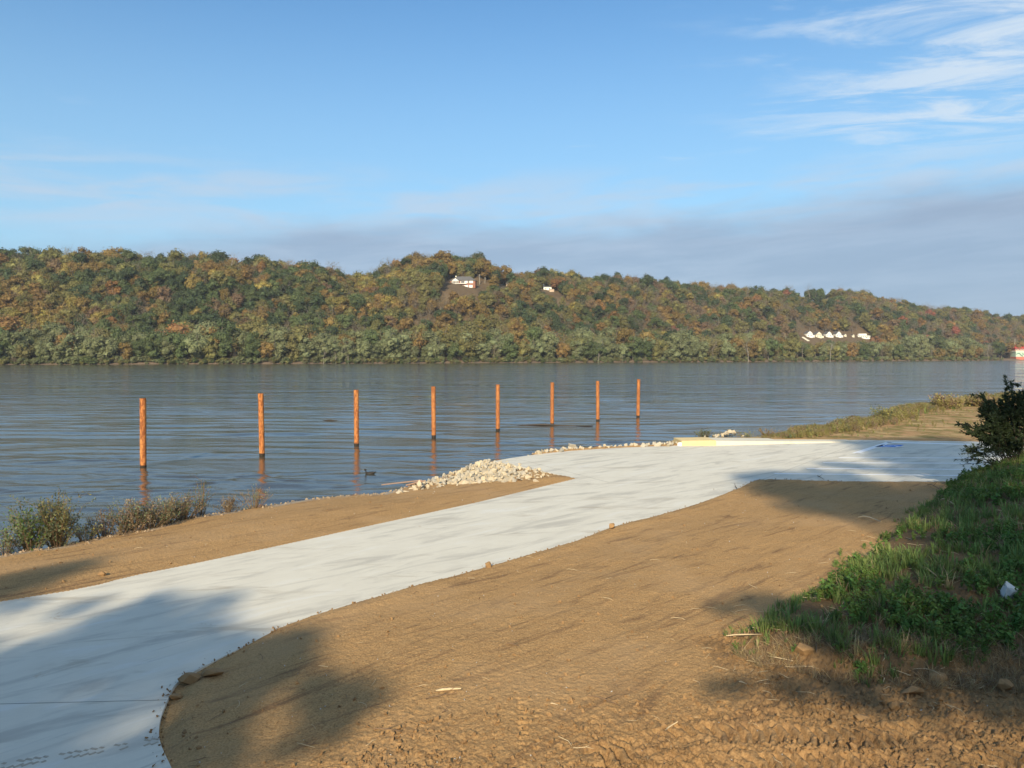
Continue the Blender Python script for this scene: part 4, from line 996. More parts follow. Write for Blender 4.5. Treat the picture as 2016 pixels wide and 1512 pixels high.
for px, py, s_, lab in ((1681, 819.5, .5, 'small dark driftwood scrap off the right-hand weedy bank'), (1818, 795, .35, 'tiny dark waterbird-like snag close to the right-hand weeds'), (650, 828, .6, 'small dark driftwood floating left of the third pile')):
    p = P(px, py, 0); mb = MB().tube([(-s_*1.5, 0, -.02), (-s_*.4, .05, .05), (s_*.5, 0, .03), (s_*1.6, .1, -.02)], [.03, .08, .06, .02], 6); mb.tube([(0, 0, .04), (s_*.3, 0, .22*s_+.08)], [.04, .02], 5)
    o = mb.obj('driftwood', M['wetwood'], smooth=True); o.location = p; tag(o, lab, 'driftwood', 'bits of driftwood on the river')

# ------------------------------------------------------------------ stones
def stone_mat(name, a, b, dk):
    m, t, bs, _ = new_mat(name); co = t.add('ShaderNodeTexCoord').outputs['Object']; oi = t.add('ShaderNodeObjectInfo')
    n = t.noise(t.add('ShaderNodeVectorMath', {0: co, 1: oi.outputs['Location']}, operation='ADD').outputs[0], 3, 6, .6)
    c = t.mix(oi.outputs['Random'], a, b); c = t.mix(t.ramp(n, .55, .8, 0, .6), c, dk); setc(t, bs, c); bump(t, bs, n, .03); return m
M['stone'] = stone_mat('limestone', (.54, .44, .29), (.38, .35, .29), (.20, .15, .10)); M['gravel'] = stone_mat('gravel', (.40, .30, .19), (.30, .22, .15), (.16, .11, .07)); M['white_rock'] = stone_mat('pale_rock', (.62, .60, .56), (.55, .54, .52), (.35, .33, .3))
M['clod'] = stone_mat('dirt_clod', (.34, .205, .092), (.24, .142, .064), (.13, .075, .036))
def rock_mesh(seed, mat, n=15, sq=(1, .8, .62)):
    rr = random.Random(seed); b = bmesh.new()
    for _ in range(n):
        v_ = Vector((rr.gauss(0, 1), rr.gauss(0, 1), rr.gauss(0, 1))).normalized()*rr.uniform(.75, 1.05); b.verts.new((v_.x*sq[0]*.5, v_.y*sq[1]*.5, v_.z*sq[2]*.5))
    h = bmesh.ops.convex_hull(b, input=b.verts[:]); bmesh.ops.delete(b, geom=[e for e in h['geom_interior'] if isinstance(e, bmesh.types.BMVert)], context='VERTS')
    bmesh.ops.recalc_face_normals(b, faces=b.faces[:]); m_ = bpy.data.meshes.new('stone'); b.to_mesh(m_); b.free(); m_.materials.append(mat); return m_
ROCKS = [rock_mesh(s_, M['stone'], 9+s_ % 4) for s_ in range(9)]
def stone(parent, p, s_, rr, name='stone', ms=None):
    o = bpy.data.objects.new(name, rr.choice(ms or ROCKS)); link(o, parent); o.location = p; o.rotation_euler = (rr.uniform(0, 6.3), rr.uniform(0, 6.3), rr.uniform(0, 6.3)); o.scale = (s_*rr.uniform(.8, 1.25),)*3; return o
rr = random.Random(4)
poly = [P2(a, b, 1.6) for a, b in ((757, 970), (820, 963), (890, 959), (950, 957), (1000, 959), (1050, 952), (1088, 944), (1062, 931), (1030, 921), (1000, 914), (965, 903), (930, 909), (890, 926), (840, 944), (790, 958))]
cx = sum(p[0] for p in poly)/len(poly); cy = sum(p[1] for p in poly)/len(poly)
rp = empty('rock_pile', (cx, cy, 1.5)); cnt = 0
gx_, gy_ = np.meshgrid(np.linspace(min(p[0] for p in poly)-1, max(p[0] for p in poly)+1, 90), np.linspace(min(p[1] for p in poly)-1, max(p[1] for p in poly)+1, 60))
spine = [P2(a, b, 1.7) for a, b in ((790, 962), (880, 942), (935, 926), (975, 922), (1020, 936), (1070, 941))]
sh_ = [0, .08, .30, .22, .08, .02]
tries = 0; placed = []
while cnt < 290 and tries < 9000:
    tries += 1; x = rr.uniform(min(p[0] for p in poly), max(p[0] for p in poly)); y = rr.uniform(min(p[1] for p in poly), max(p[1] for p in poly)); xa = np.array([x]); ya = np.array([y])
    sd = float(sdist(xa, ya, poly)[0]); big = rr.random() < .2
    if sd < .0: continue
    s_ = rr.uniform(.30, .46) if big else rr.uniform(.16, .31)
    if any((x-a)**2+(y-b)**2 < (.33*(s_+c))**2 for a, b, c in placed) and cnt < 170: continue
    hm = min(1, sd/1.3); k = np.interp(x, [p[0] for p in spine], sh_)
    z = gz(x, y)+hm*k*rr.uniform(.85, 1.05)+s_*.16; placed.append((x, y, s_))
    o = stone(rp, (x-cx, y-cy, z-1.5), s_, rr); cnt += 1
for px, py, s_ in ((940, 914, .55), (1040, 938, .5), (1055, 946, .45), (1012, 930, .42), (826, 950, .5), (862, 940, .4)):
    p = P(px, py+6, 1.75); stone(rp, (p.x-cx, p.y-cy, .32), s_, rr)
# solid heap beneath the loose stones
def heap(x, y): return np.minimum(1, np.clip(sdist(x, y, poly), 0, 9)/1.3)*np.interp(x, [p[0] for p in spine], sh_)
hz_ = gzs(gx_, gy_)-.12+heap(gx_, gy_)*.85+.28*(sdist(gx_, gy_, poly) > .1)*np.abs(fbm(gx_*2.2, gy_*2.2, 91, 3))*2
ii = np.arange(59*90).reshape(59, 90)[:, :-1].ravel(); hm_ = np_mesh('heap_core', np.stack([gx_-cx, gy_-cy, hz_-1.5], -1).reshape(-1, 3), [np.stack([ii, ii+1, ii+91, ii+90], -1)], [M['stone']])
tag(link(bpy.data.objects.new('heap_core', hm_), rp), kind='stuff')
tag(rp, 'heap of broken pale limestone at the water edge left of the ramp', 'rock pile')
rb = empty('riprap_edge', (fe[8].x, fe[8].y, 1.6)); k = 0
for i in range(135):
    s_t = rr.random()*(len(fe)-3)+2; a = fe[int(s_t)]; b = fe[min(int(s_t)+1, len(fe)-1)]; p = a.lerp(b, s_t-int(s_t)); off = rr.uniform(.12, 1.9) if i > 55 else rr.uniform(.15, .5)
    s_ = rr.uniform(.18, .46); x, y = p.x-off*.25, p.y+off; z = gz(x, y)+s_*.05; z = max(z, .05)
    stone(rb, (x-fe[8].x, y-fe[8].y, z-1.6), s_, rr)
for px, py, s_ in ((1126, 881, .95), (1105, 887, .55), (1078, 889, .55), (1298, 876, .7), (1320, 876, .5), (1268, 877, .55), (1062, 892, .5)):
    p = P(px, py+6, 1.75); stone(rb, (p.x-fe[8].x, p.y+.5-fe[8].y, .28), s_, rr)
tag(rb, 'line of pale riprap stones along the river edge of the ramp', 'riprap')
rk = empty('rubble_heap', (P(1430, 862, 1.8).x, P(1430, 862, 1.8).y, 1.8)); 
for i in range(26):
    px = rr.gauss(1432, 17); s_ = rr.uniform(.25, .55); p = P(px, rr.uniform(861, 864.5), 1.8); q_ = p-rk.location; stone(rk, (q_.x, q_.y+.5, .08+max(0, .35-abs(px-1440)*.012)), s_, rr)
tag(rk, 'small pale rubble heap behind the yellowish kerb wall', 'rubble')
# gravel along the left crest and loose pebbles
def scatter_rocks(name, pts, smin, smax, mat, lab, g, sq=(1, .8, .6), cat=None, sink=.15):
    ms = [rock_mesh(100+k, mat, 10, sq) for k in range(6)]; n = len(pts); s_ = g.uniform(0, 1, n)**2*(smax-smin)+smin
    pts = np.array(pts); pts[:, 2] += s_*sink
    return scatter(name, pts, g.uniform(0, 6.3, (n, 3)), np.repeat(s_[:, None], 3, 1), g.integers(0, 6, n), ms, lab, cat)
g = np.random.default_rng(9); L = []
for _ in range(2000):
    k = g.integers(0, len(shore_left)+len(shore_mid)-2); PL = shore_left+shore_mid; a = np.array(PL[k]); b = np.array(PL[k+1]); f_ = g.random(); q_ = a+(b-a)*f_
    dn = np.array([-(b-a)[1], (b-a)[0]]); dn /= np.linalg.norm(dn); q_ = q_+dn*(g.normal(.15, .38)); L.append(q_)
L = np.array(L); scatter_rocks('bank_gravel', np.stack([L[:, 0], L[:, 1], gzs(L[:, 0], L[:, 1])], -1), .03, .17, M['gravel'], 'gravel and broken stone along the crest of the near river bank', g, cat='gravel')
# clods
n = 110000; U_ = g.uniform(-.75, .80, n); Yc = 9.5+30*g.random(n)**1.9; Xc = U_*Yc
bd = sdist(Xc, Yc, BANK); ch = churn_mask(Xc, Yc, bd); rd = sdist(Xc, Yc, ROAD)
keep = (rd < -.12) & (sdist(Xc, Yc, LAND) > .2) & (g.random(n) < (.012+.95*ch**1.3*sst(fbm(Xc*1.1, Yc*1.1, 58, 3), -.3, .2)*(1-.8*np.exp(-(np.minimum(seg_dist(Xc, Yc, TRACKS[0]), seg_dist(Xc, Yc, TRACKS[1]))/.36)**4)))) & (bd < 1.7); Xc, Yc = Xc[keep], Yc[keep]
scatter_rocks('dirt_crumbs', np.stack([Xc, Yc, gzs(Xc, Yc)], -1), .02, .14, M['clod'], 'loose crumbs of dirt over the graded bank', g, cat='dirt', sink=.1)
n = 500; U_ = g.uniform(-.65, .65, n); Yc = 11+26*g.random(n)**1.4; Xc = U_*Yc; k = (sdist(Xc, Yc, ROAD) < -.2) & (sdist(Xc, Yc, LAND) > .1) & (sdist(Xc, Yc, BANK) < 0); Xc, Yc = Xc[k], Yc[k]
scatter_rocks('pale_pebbles', np.stack([Xc, Yc, gzs(Xc, Yc)], -1), .012, .05, M['white_rock'], 'scattered pale pebbles in the dirt', g, cat='pebbles')
# crumbs spilled onto the slab along its near edge
EL = near_edge[12:-7]; L = []
for _ in range(420):
    k = g.integers(0, len(EL)-1); a = np.array(EL[k]); b = np.array(EL[k+1]); q_ = a+(b-a)*g.random(); dn = np.array([(b-a)[1], -(b-a)[0]]); dn /= np.linalg.norm(dn)+1e-9; L.append(q_+dn*(abs(g.normal(0, .10))-.06))
L = np.array(L); ins = sdist(L[:, 0], L[:, 1], ROAD) > 0; zz_ = np.where(ins, ZS+.004, gzs(L[:, 0], L[:, 1]))
scatter_rocks('spilled_dirt', np.stack([L[:, 0], L[:, 1], zz_], -1), .012, .09, M['clod'], 'dirt crumbs spilled over the edge of the concrete', g, cat='dirt', sink=.2)
# single big clods and rocks
def single(px, py, s_, mat, lab, name, cat, sq=(1, .8, .6), seed=1, sink=.25, rz=0, group=None):
    p = hit(px, py)
    o = link(bpy.data.objects.new(name, rock_mesh(seed, mat, 22, sq))); o.scale = (s_,)*3; o.location = (p.x, p.y, p.z+s_*sq[2]*sink); o.rotation_euler = (0, 0, rz); tag(o, lab, cat, group)
single(1986, 1180, .42, M['white_rock'], 'bluish-white rock lying in the shaded grass at the right edge', 'pale_rock', 'rock', (1, .9, 1.1), 3, .35)
GC = 'large lumps of dirt'
single(1845, 1345, .50, M['clod'], 'long flat slab of dirt, upper one of the pair in the churned soil', 'dirt_clod', 'dirt clod', (1.2, .5, .5), 4, .2, .35, GC)
single(1797, 1368, .46, M['clod'], 'flat slab of dirt, lower left one of the pair in the churned soil', 'dirt_clod', 'dirt clod', (1.2, .5, .45), 5, .2, .3, GC)
single(1696, 1420, .26, M['clod'], 'pale dirt lump lying above the cleated track', 'dirt_clod', 'dirt clod', (1.2, .8, .5), 6, .3, .1, GC)
single(1760, 1398, .20, M['clod'], 'rounded dirt lump below the two flat slabs', 'dirt_clod', 'dirt clod', (1, .9, .9), 7, .3, 0, GC)
single(1975, 1358, .34, M['clod'], 'dirt lump at the right edge above the ruts', 'dirt_clod', 'dirt clod', (1, .8, .8), 8, .3, 0, GC)
single(1582, 1290, .34, M['clod'], 'rounded dirt lump at the tip of the grass', 'dirt_clod', 'dirt clod', (1.2, .8, .8), 9, .3, 0, GC)
single(375, 1345, .42, M['clod'], 'big dirt lump overhanging the inside curve of the road', 'dirt_clod', 'dirt clod', (1.1, .8, .6), 10, .35, 0, GC)
single(418, 1332, .40, M['clod'], 'second big lump right of the one on the road curve', 'dirt_clod', 'dirt clod', (1.3, .7, .5), 11, .3, 0, GC)
single(345, 1378, .24, M['clod'], 'small lump where dirt spills on the road curve', 'dirt_clod', 'dirt clod', (1.1, .8, .6), 12, .35, 0, GC)
single(961, 1117, .26, M['clod'], 'upright dirt lump on the road edge, middle of the picture', 'dirt_clod', 'dirt clod', (.8, .6, 1.0), 13, .2, 0, GC)
single(1205, 1042, .30, M['clod'], 'brown lump on the road edge below the ramp', 'dirt_clod', 'dirt clod', (.9, .7, .9), 14, .4, 0, GC)
single(365, 1017, .62, M['clod'], 'pinkish lump on the river crest beside the dark weeds', 'dirt_clod', 'dirt clod', (1.1, .7, .7), 15, .3, 0, GC)
single(200, 1134, .25, M['clod'], 'dark lump left of the road in the shade', 'dirt_clod', 'dirt clod', (1.1, .8, .7), 16, .3, 0, GC)

# planks in the rocks
M['plank'] = simple('weathered_plank', (.42, .27, .19), .2, 12, .8)
for (a, b, z0, z1, lab) in (((755, 954), (826, 946), .9, 1.75, 'long pale plank leaning off the rock heap into the water'), ((803, 955), (833, 947), 1.45, 1.85, 'short dark-sided board beside the long plank')):
    pa = P(*a, z0); pb_ = P(*b, z1); d = pb_-pa; o = MB().box((0, 0, 0), (d.length, .24, .06)).obj('plank', M['plank']); o.location = (pa+pb_)/2; o.rotation_euler = d.to_track_quat('X', 'Z').to_euler(); tag(o, lab, 'plank', 'planks by the rock heap')
# sticks on the dirt
M['straw'] = simple('dry_stalk', (.62, .48, .29), .2, 20, .8); M['twig'] = simple('twig_bark', (.22, .14, .08), .3, 20, .8)
SL = [((858, 1363), (908, 1361), .025, 'straw', 'pale cut stick lying flat on the dirt, lower middle', .03), ((838, 1377), (900, 1367), .010, 'twig', 'thin bowed twig just below the pale cut stick', .03),
      ((997, 1268), (1022, 1275), .014, 'twig', 'short dark twig above the pale stick', .05), ((1157, 1372), (1222, 1400), .012, 'twig', 'dark branching twig right of the pale stick', .08),
      ((735, 1438), (790, 1444), .012, 'twig', 'twig in the lower dirt left of the pale stick', .04), ((600, 1472), (628, 1468), .010, 'twig', 'small curved twig near the bottom left of the dirt', .03),
      ((870, 1406), (882, 1402), .010, 'twig', 'stubby twig right under the pale stick', .03), ((780, 1310), (802, 1312), .010, 'twig', 'bent twig left of the middle of the dirt', .05),
      ((1084, 1388), (1099, 1391), .010, 'straw', 'tiny pale straw bit in the lower middle', .02), ((1310, 1440), (1335, 1428), .012, 'straw', 'pale stalk on the cleated track', .03),
      ((1430, 1258), (1500, 1252), .016, 'straw', 'bundle-like pale straw left of the grass tip', .04), ((1455, 1343), (1470, 1352), .012, 'straw', 'short pale stalk at the churned edge', .03),
      ((1412, 977), (1402, 970), .018, 'twig', 'stub of branch standing at the road edge by the shade', .10), ((1452, 964), (1444, 957), .018, 'twig', 'second branch stub at the road edge by the shade', .08),
      ((1605, 937), (1622, 947), .018, 'twig', 'thin branch leaning on the parking pad edge', .15), ((1690, 1020), (1734, 1034), .03, 'straw', 'pale crooked branch at the edge of the shaded dirt', .25),
      ((1826, 955), (1850, 968), .02, 'twig', 'thin twig at the foot of the bush bank', .2), ((1848, 988), (1878, 1002), .022, 'straw', 'pale stalk bent on the bank under the bush', .3)]
for (a, b, r_, mt, lab, lift) in SL:
    pa = hit(*a); pb_ = hit(*b); mid = (pa+pb_)/2; mid.z = max(gz(mid.x, mid.y), mid.z)+lift*.5+r_; pa.z += r_; pb_.z += r_+lift*.4; c0 = mid.copy()
    mb = MB(); mb.tube([pa-c0, (pa.lerp(mid, .5))-c0+Vector((0, 0, lift*.15)), Vector((0, 0, 0)), pb_-c0], [r_*.6, r_, r_*.9, r_*.5], 6)
    if mt == 'twig': mb.tube([Vector((0, 0, 0)), (pb_-c0)*.6+Vector((.05, .12, lift+.03))], [r_*.6, r_*.3], 5)
    o = mb.obj('stick', M[mt], smooth=True); o.location = c0; tag(o, lab, 'stick', 'sticks lying on the dirt')
# uncountable litter of twigs and straw
tw = []
for k in range(6):
    rr2 = random.Random(k); mb = MB(); mb.tube([(-.5, 0, 0), (-.15, rr2.uniform(-.08, .08), .04), (.2, rr2.uniform(-.1, .1), .05), (.5, rr2.uniform(-.1, .1), 0)], [.012, .016, .014, .006], 4); mb.cur = 0
    if k % 2: mb.tube([(.1, 0, .04), (.3, .15, .1)], [.01, .005], 3)
    tw.append(mb.mesh('twig_litter', M['straw' if k < 3 else 'twig']))
n = 3600; U_ = g.uniform(-.6, .75, n); Yc = 10.5+16*g.random(n)**1.5; Xc = U_*Yc; bd = sdist(Xc, Yc, BANK)
k = (sdist(Xc, Yc, ROAD) < -.15) & (sdist(Xc, Yc, LAND) > .2) & (g.random(n) < .10+.5*np.exp(-(bd/1.2)**2)+.35*(bd > 0)); Xc, Yc = Xc[k], Yc[k]; n = len(Xc)
ss = g.uniform(.08, .38, n)*(1+.5*(bd[k] > 0)); scatter('twig_litter', np.stack([Xc, Yc, gzs(Xc, Yc)+.012], -1), np.stack([g.normal(0, .12, n), g.normal(0, .15, n), g.uniform(0, 6.3, n)], -1), np.repeat(ss[:, None], 3, 1), g.integers(0, 6, n), tw, 'small twigs and straw littering the dirt and bank', 'litter')

# ------------------------------------------------------------------ grass and weeds
M['grass'] = leaf_mat('grass_blade', (.20, .27, .075), .35, .3, .05); M['dry'] = leaf_mat('dry_grass', (.42, .31, .16), .3, .3); M['weed'] = leaf_mat('weed_leaf', (.14, .23, .050), .35, .3, .04)
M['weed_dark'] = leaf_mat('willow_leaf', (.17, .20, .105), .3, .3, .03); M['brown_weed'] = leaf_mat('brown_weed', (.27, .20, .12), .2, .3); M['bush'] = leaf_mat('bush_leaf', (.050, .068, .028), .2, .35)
M['olive_weed'] = leaf_mat('olive_weed', (.30, .27, .09), .3, .3)
def tuft(seed, mat, n=18, h=1.0, spread=.25, w=.022, lean=.45):
    g_ = np.random.default_rng(seed); V = []; Q = []; T = []
    for k in range(n):
        a = g_.uniform(0, 6.28); r_ = g_.uniform(0, spread); b = np.array([math.cos(a)*r_, math.sin(a)*r_, -.03]); d = np.array([math.cos(a+g_.normal(0, .5)), math.sin(a+g_.normal(0, .5)), 0]); hh_ = h*g_.uniform(.45, 1); ln = lean*g_.uniform(.2, 1.3)
        s_ = np.array([-d[1], d[0], 0])*w*g_.uniform(.6, 1.2); n0 = len(V)
        for j, f_ in enumerate((0, .4, .75)):
            c = b+d*ln*hh_*f_**2+np.array([0, 0, hh_*(f_-.25*ln*f_**2)]); V += [c-s_*(1-f_*.6), c+s_*(1-f_*.6)]
        V.append(b+d*ln*hh_+np.array([0, 0, hh_*(1-.35*ln)])); Q += [(n0, n0+1, n0+3, n0+2), (n0+2, n0+3, n0+5, n0+4)]; T.append((n0+4, n0+5, n0+6))
    return np_mesh('grass_tuft', np.array(V), [np.array(Q), np.array(T)], [mat])
def weed(seed, mat, h=1.0, stems=5, nl=90, leaf=.085, spread=.45, stemmat=None, asp=2.0, droop=0.0):
    g_ = np.random.default_rng(seed); mb = MB(); C = []; Nn = []
    for k in range(stems):
        a = g_.uniform(0, 6.28); r_ = g_.uniform(.1, 1)*spread; top = Vector((math.cos(a)*r_, math.sin(a)*r_, h*g_.uniform(.55, 1))); mid = Vector((top.x*.4+g_.normal(0, .03), top.y*.4, top.z*.55))
        mb.tube([(top.x*.08, top.y*.08, -.04), mid, top], [.010*h, .007*h, .003*h], 3, False)
        for j in range(nl//stems):
            f_ = g_.uniform(.15, 1.03); p = (Vector((0, 0, 0)).lerp(mid, f_*2) if f_ < .5 else mid.lerp(top, f_*2-1)); off = g_.normal(size=3)*np.array([.085, .085, .05])*h*(1.2-.5*f_)
            C.append(np.array(p)+off); Nn.append(np.array([off[0]*5, off[1]*5, .6+g_.normal(0, .3)-droop]))
    lv, lf = leaf_quads(np.array(C), np.array(Nn)+g_.normal(size=(len(C), 3))*.35, np.full(len(C), leaf/asp*1.2), g_, asp)
    sv, sq_ = mb_np(mb); n0 = len(lv); mi = np.concatenate([np.zeros(len(lf)), np.ones(len(sq_))])
    return np_mesh('weed', np.concatenate([lv, sv]), [lf, sq_+n0], [mat, stemmat or M['twig']], mi)
GT = [tuft(k, M['grass'], 15, 1, .26, .034) for k in range(5)]+[tuft(20+k, M['dry'], 13, 1, .25, .022, .9) for k in range(3)]+[weed(30+k, M['weed'], 1, 6, 90, .19, .5) for k in range(4)]+[tuft(60+k, M['grass'], 14, 1, .35, .028, 1.0) for k in range(2)]
g = np.random.default_rng(12); n = 60000
Yc = g.uniform(12.5, 42, n)**1.0; Xc = g.uniform(3, 30, n); bd = sdist(Xc, Yc, BANK); dens = fbm(Xc*.9, Yc*.9, 33, 4)
edge = bd+dens*2.2
edge = np.where(Yc < 16, np.minimum(edge, (Yc+dens*2.0-13.9)*1.3), edge)
k = (edge > .05) & (g.random(n) < np.clip(.16+edge*.22+dens*2.8, .02, .75)*np.where(Yc < 22, 1, .6)) & (Xc < .74*Yc+2) & (sdist(Xc, Yc, ROAD) < -.3)
Xc, Yc, bd, dens, edge = Xc[k], Yc[k], bd[k], dens[k], edge[k]; n = len(Xc); zc = gzs(Xc, Yc)
wn = fbm(Xc*.5+9, Yc*.5, 44, 3)+g.normal(0, .08, n); r1 = g.random(n)
idx = np.where(wn > .07, 8+g.integers(0, 4, n), g.integers(0, 5, n)); idx = np.where(r1 < .13, 5+g.integers(0, 3, n), idx); idx = np.where((r1 > .93) & (wn < .05), 12+g.integers(0, 2, n), idx)
idx = np.where((edge < .35) & (r1 < .35), 5+g.integers(0, 3, n), idx)
ss = (.10+.42*g.random(n)**1.8)*np.where(idx < 8, 1, .85)*np.clip(.5+edge*.5, .5, 1.1); ss = np.where(idx >= 12, ss*1.3, ss)
scatter('grass', np.stack([Xc, Yc, zc], -1), np.stack([g.normal(0, .12, n), g.normal(0, .12, n), g.uniform(0, 6.3, n)], -1), np.repeat(ss[:, None], 3, 1), idx, GT, 'green grass and leafy weeds on the shaded bank at right', 'grass')
# dead stalk mat at the foot of the bank
n = 2600; Xc = g.uniform(4.5, 13, n); Yc = g.uniform(12.6, 15.2, n); bd = sdist(Xc, Yc, BANK); k = (np.abs(bd-.5) < .8) & (fbm(Xc, Yc*1.5, 46, 3) > -.12); Xc, Yc = Xc[k], Yc[k]; n = len(Xc)
scatter('dead_stalks', np.stack([Xc, Yc, gzs(Xc, Yc)], -1), np.stack([g.normal(0, .5, n), g.normal(0, .5, n), g.uniform(0, 6.3, n)], -1), np.repeat(g.uniform(.15, .42, n)[:, None], 3, 1), g.integers(0, 6, n), [tuft(80+q_, M['brown_weed'] if q_ % 2 else M['dry'], 9, 1, .2, .012, 1.1) for q_ in range(6)], 'mat of dead stalks between grass and churned soil', 'dead grass')
# weeds on the far right field and its river edge
WP = [weed(100+k, M['olive_weed'], 1, 9, 170, .10, .42) for k in range(3)]+[weed(110+k, M['brown_weed'], 1, 8, 130, .09, .4) for k in range(3)]+[weed(120, M['weed_dark'], 1, 8, 150, .10, .4)]+[tuft(130, M['dry'], 26, 1, .4, .02), tuft(131, M['grass'], 26, 1, .4, .02)]
n = 5200; k = g.integers(0, len(shore_right)-1, n); A = np.array(shore_right); f_ = g.random(n)[:, None]; q_ = A[k]+(A[k+1]-A[k])*f_
dn = np.stack([(A[k+1]-A[k])[:, 1], -(A[k+1]-A[k])[:, 0]], -1); dn /= np.linalg.norm(dn, axis=1, keepdims=True); off = g.normal(.6, 1.0, n); q_ = q_+dn*off[:, None]
px_, _ = proj(q_[:, 0], q_[:, 1], np.full(n, 1.8)); kp = (sdist(q_[:, 0], q_[:, 1], ROAD) < -.25) & (px_ > 1500) ; q_ = q_[kp]; n = len(q_); px_ = px_[kp]
hh = .62*g.uniform(.35, 1.15, n)*(.6+.9*(vnoise(px_/28, px_*0, 5)))*np.interp(px_, [1500, 1560, 1700, 2016], [.45, .8, 1, 1.35])
idx = g.choice(len(WP), n, p=[.2, .15, .15, .12, .1, .08, .08, .07, .05])
scatter('shore_weeds', np.stack([q_[:, 0], q_[:, 1], gzs(q_[:, 0], q_[:, 1])], -1), np.stack([g.normal(0, .1, n), g.normal(0, .1, n), g.uniform(0, 6.3, n)], -1), np.repeat(hh[:, None], 3, 1), idx, WP, 'olive and brown weeds along the river edge at right', 'weeds')
n = 5200; Yc = g.uniform(56.8, 120, n); Xc = g.uniform(8, 95, n); k = (sdist(Xc, Yc, LAND) > .8) & (fbm(Xc*.16, Yc*.16, 47, 3) > .01) & (Xc < Yc*.75); Xc, Yc = Xc[k], Yc[k]; n = len(Xc)
scatter('field_grass', np.stack([Xc, Yc, gzs(Xc, Yc)], -1), np.stack([Xc*0, Xc*0, g.uniform(0, 6.3, n)], -1), np.repeat(g.uniform(.12, .4, n)[:, None], 3, 1), g.choice([0, 1, 2, 7, 8], n, p=[.25, .15, .1, .3, .2]), WP, 'patchy low grass on the dirt field beyond the parking pad', 'grass')
# pockets of green along left crest
# shrubs that stand alone
def shrub(name, px, py, h, w, lab, cat, mats, stems, nl, leaf, seed, group=None, asp=2.4, lean=(0, 0), y=None, upright=.8, stemmat='twig'):
    p = None
    if y is None:
        p = P(px, py, 1.42); p.z = gz(p.x, p.y)
    if y is not None: p = D(px, py, y); p.z = gz(p.x, p.y)
    root = empty(name, p); g_ = np.random.default_rng(seed); mb = MB(); C = []; Nn = []; mi = []
    for k in range(stems):
        a = g_.uniform(0, 6.28); r_ = g_.uniform(.05, 1)**.7*w/2; hh_ = h*g_.uniform(.5, 1)*(1-.35*(r_/(w/2))**2); b = Vector((math.cos(a)*r_*(1-upright)*1.2, math.sin(a)*r_*(1-upright), -.1)); tip = Vector((math.cos(a)*r_+lean[0]*hh_, math.sin(a)*r_+lean[1]*hh_, hh_))
        mid = b.lerp(tip, .5)+Vector((0, 0, hh_*.10)); mb.tube([b, mid, tip], [.012*h**.5, .008*h**.5, .003], 4, False); br = [(b, mid), (mid, tip)]
        for j in range(4):
            q0 = b.lerp(mid, g_.uniform(.4, 1)) if j < 2 else mid.lerp(tip, g_.random()); q1 = q0+Vector((g_.normal(0, .12), g_.normal(0, .12), g_.uniform(.03, .2)))*h; mb.tube([q0, q1], [.005*h**.5, .002], 3, False); br.append((q0, q1))
        for j in range(nl//stems):
            s0, s1 = br[g_.choice(len(br), p=[.12, .28]+[.15]*4)]; f_ = g_.random(); c = np.array(s0.lerp(s1, f_))+g_.normal(0, .03*h, 3); C.append(c); dd = np.array(s1-s0); dd /= np.linalg.norm(dd)+1e-9; Nn.append(dd); mi.append(k)
    C = np.array(C); Nn = np.array(Nn); n_ = len(C); dirv = Nn*.9+g_.normal(0, .55, (n_, 3)); dirv /= np.linalg.norm(dirv, axis=1, keepdims=True); sd = np.cross(dirv, g_.normal(size=(n_, 3))); sd /= np.linalg.norm(sd, axis=1, keepdims=True)
    L_ = leaf*g_.uniform(.6, 1.2, n_)[:, None]; V = np.stack([C, C+dirv*L_*.5+sd*L_/asp/1.6, C+dirv*L_, C+dirv*L_*.5-sd*L_/asp/1.6], 1).reshape(-1, 3); F = np.arange(4*n_).reshape(n_, 4)
    mb.obj('stems', M[stemmat], root); link(bpy.data.objects.new('foliage', np_mesh('foliage', V, [F], [M[m] for m in mats], (np.array(mi) % len(mats)))), root); tag(root, lab, cat, group); return root
GS = 'shrubs along the near river bank'
shrub('willow_shrub', 112, 1075, 2.1, 1.7, 'tall green willow shrub on the river crest at far left', 'shrub', ['weed_dark', 'weed_dark', 'olive_weed'], 46, 4200, .085, 1, GS)
shrub('willow_shrub', 60, 1082, 1.8, 1.7, 'yellow-green leaning shrub left of the tall willow shrub', 'shrub', ['weed', 'weed_dark'], 30, 1900, .10, 2, GS, lean=(-.15, 0))
shrub('willow_shrub', 8, 1092, 1.2, 1.4, 'low thin shrub cut by the left edge of the picture', 'shrub', ['weed_dark'], 18, 600, .09, 3, GS)
shrub('weedy_shrub', 205, 1055, 1.3, 1.3, 'thin see-through weeds right of the tall willow shrub', 'shrub', ['weed_dark', 'brown_weed'], 18, 420, .08, 4, GS)
shrub('weedy_shrub', 265, 1044, 1.35, 1.9, 'dark dense weed clump below the first pile', 'shrub', ['brown_weed', 'weed_dark'], 46, 2000, .075, 5, GS)
shrub('weedy_shrub', 325, 1032, 1.3, 2.2, 'brownish weed clump right of the first pile reflection', 'shrub', ['brown_weed', 'weed_dark'], 44, 1800, .075, 6, GS)
shrub('weedy_shrub', 168, 1063, .9, 1.4, 'low green-brown weeds hugging the right foot of the willow', 'shrub', ['weed_dark', 'olive_weed'], 26, 700, .07, 31, GS)
shrub('weedy_shrub', 236, 1052, .8, 1.5, 'low thin weeds left of the dark dense clump', 'shrub', ['weed_dark', 'brown_weed'], 26, 520, .07, 32, GS)
shrub('weedy_shrub', 295, 1040, 1.1, 2.0, 'matted dark weeds filling the gap under the first pile reflection', 'shrub', ['brown_weed', 'weed_dark', 'bush'], 46, 1700, .075, 33, GS)
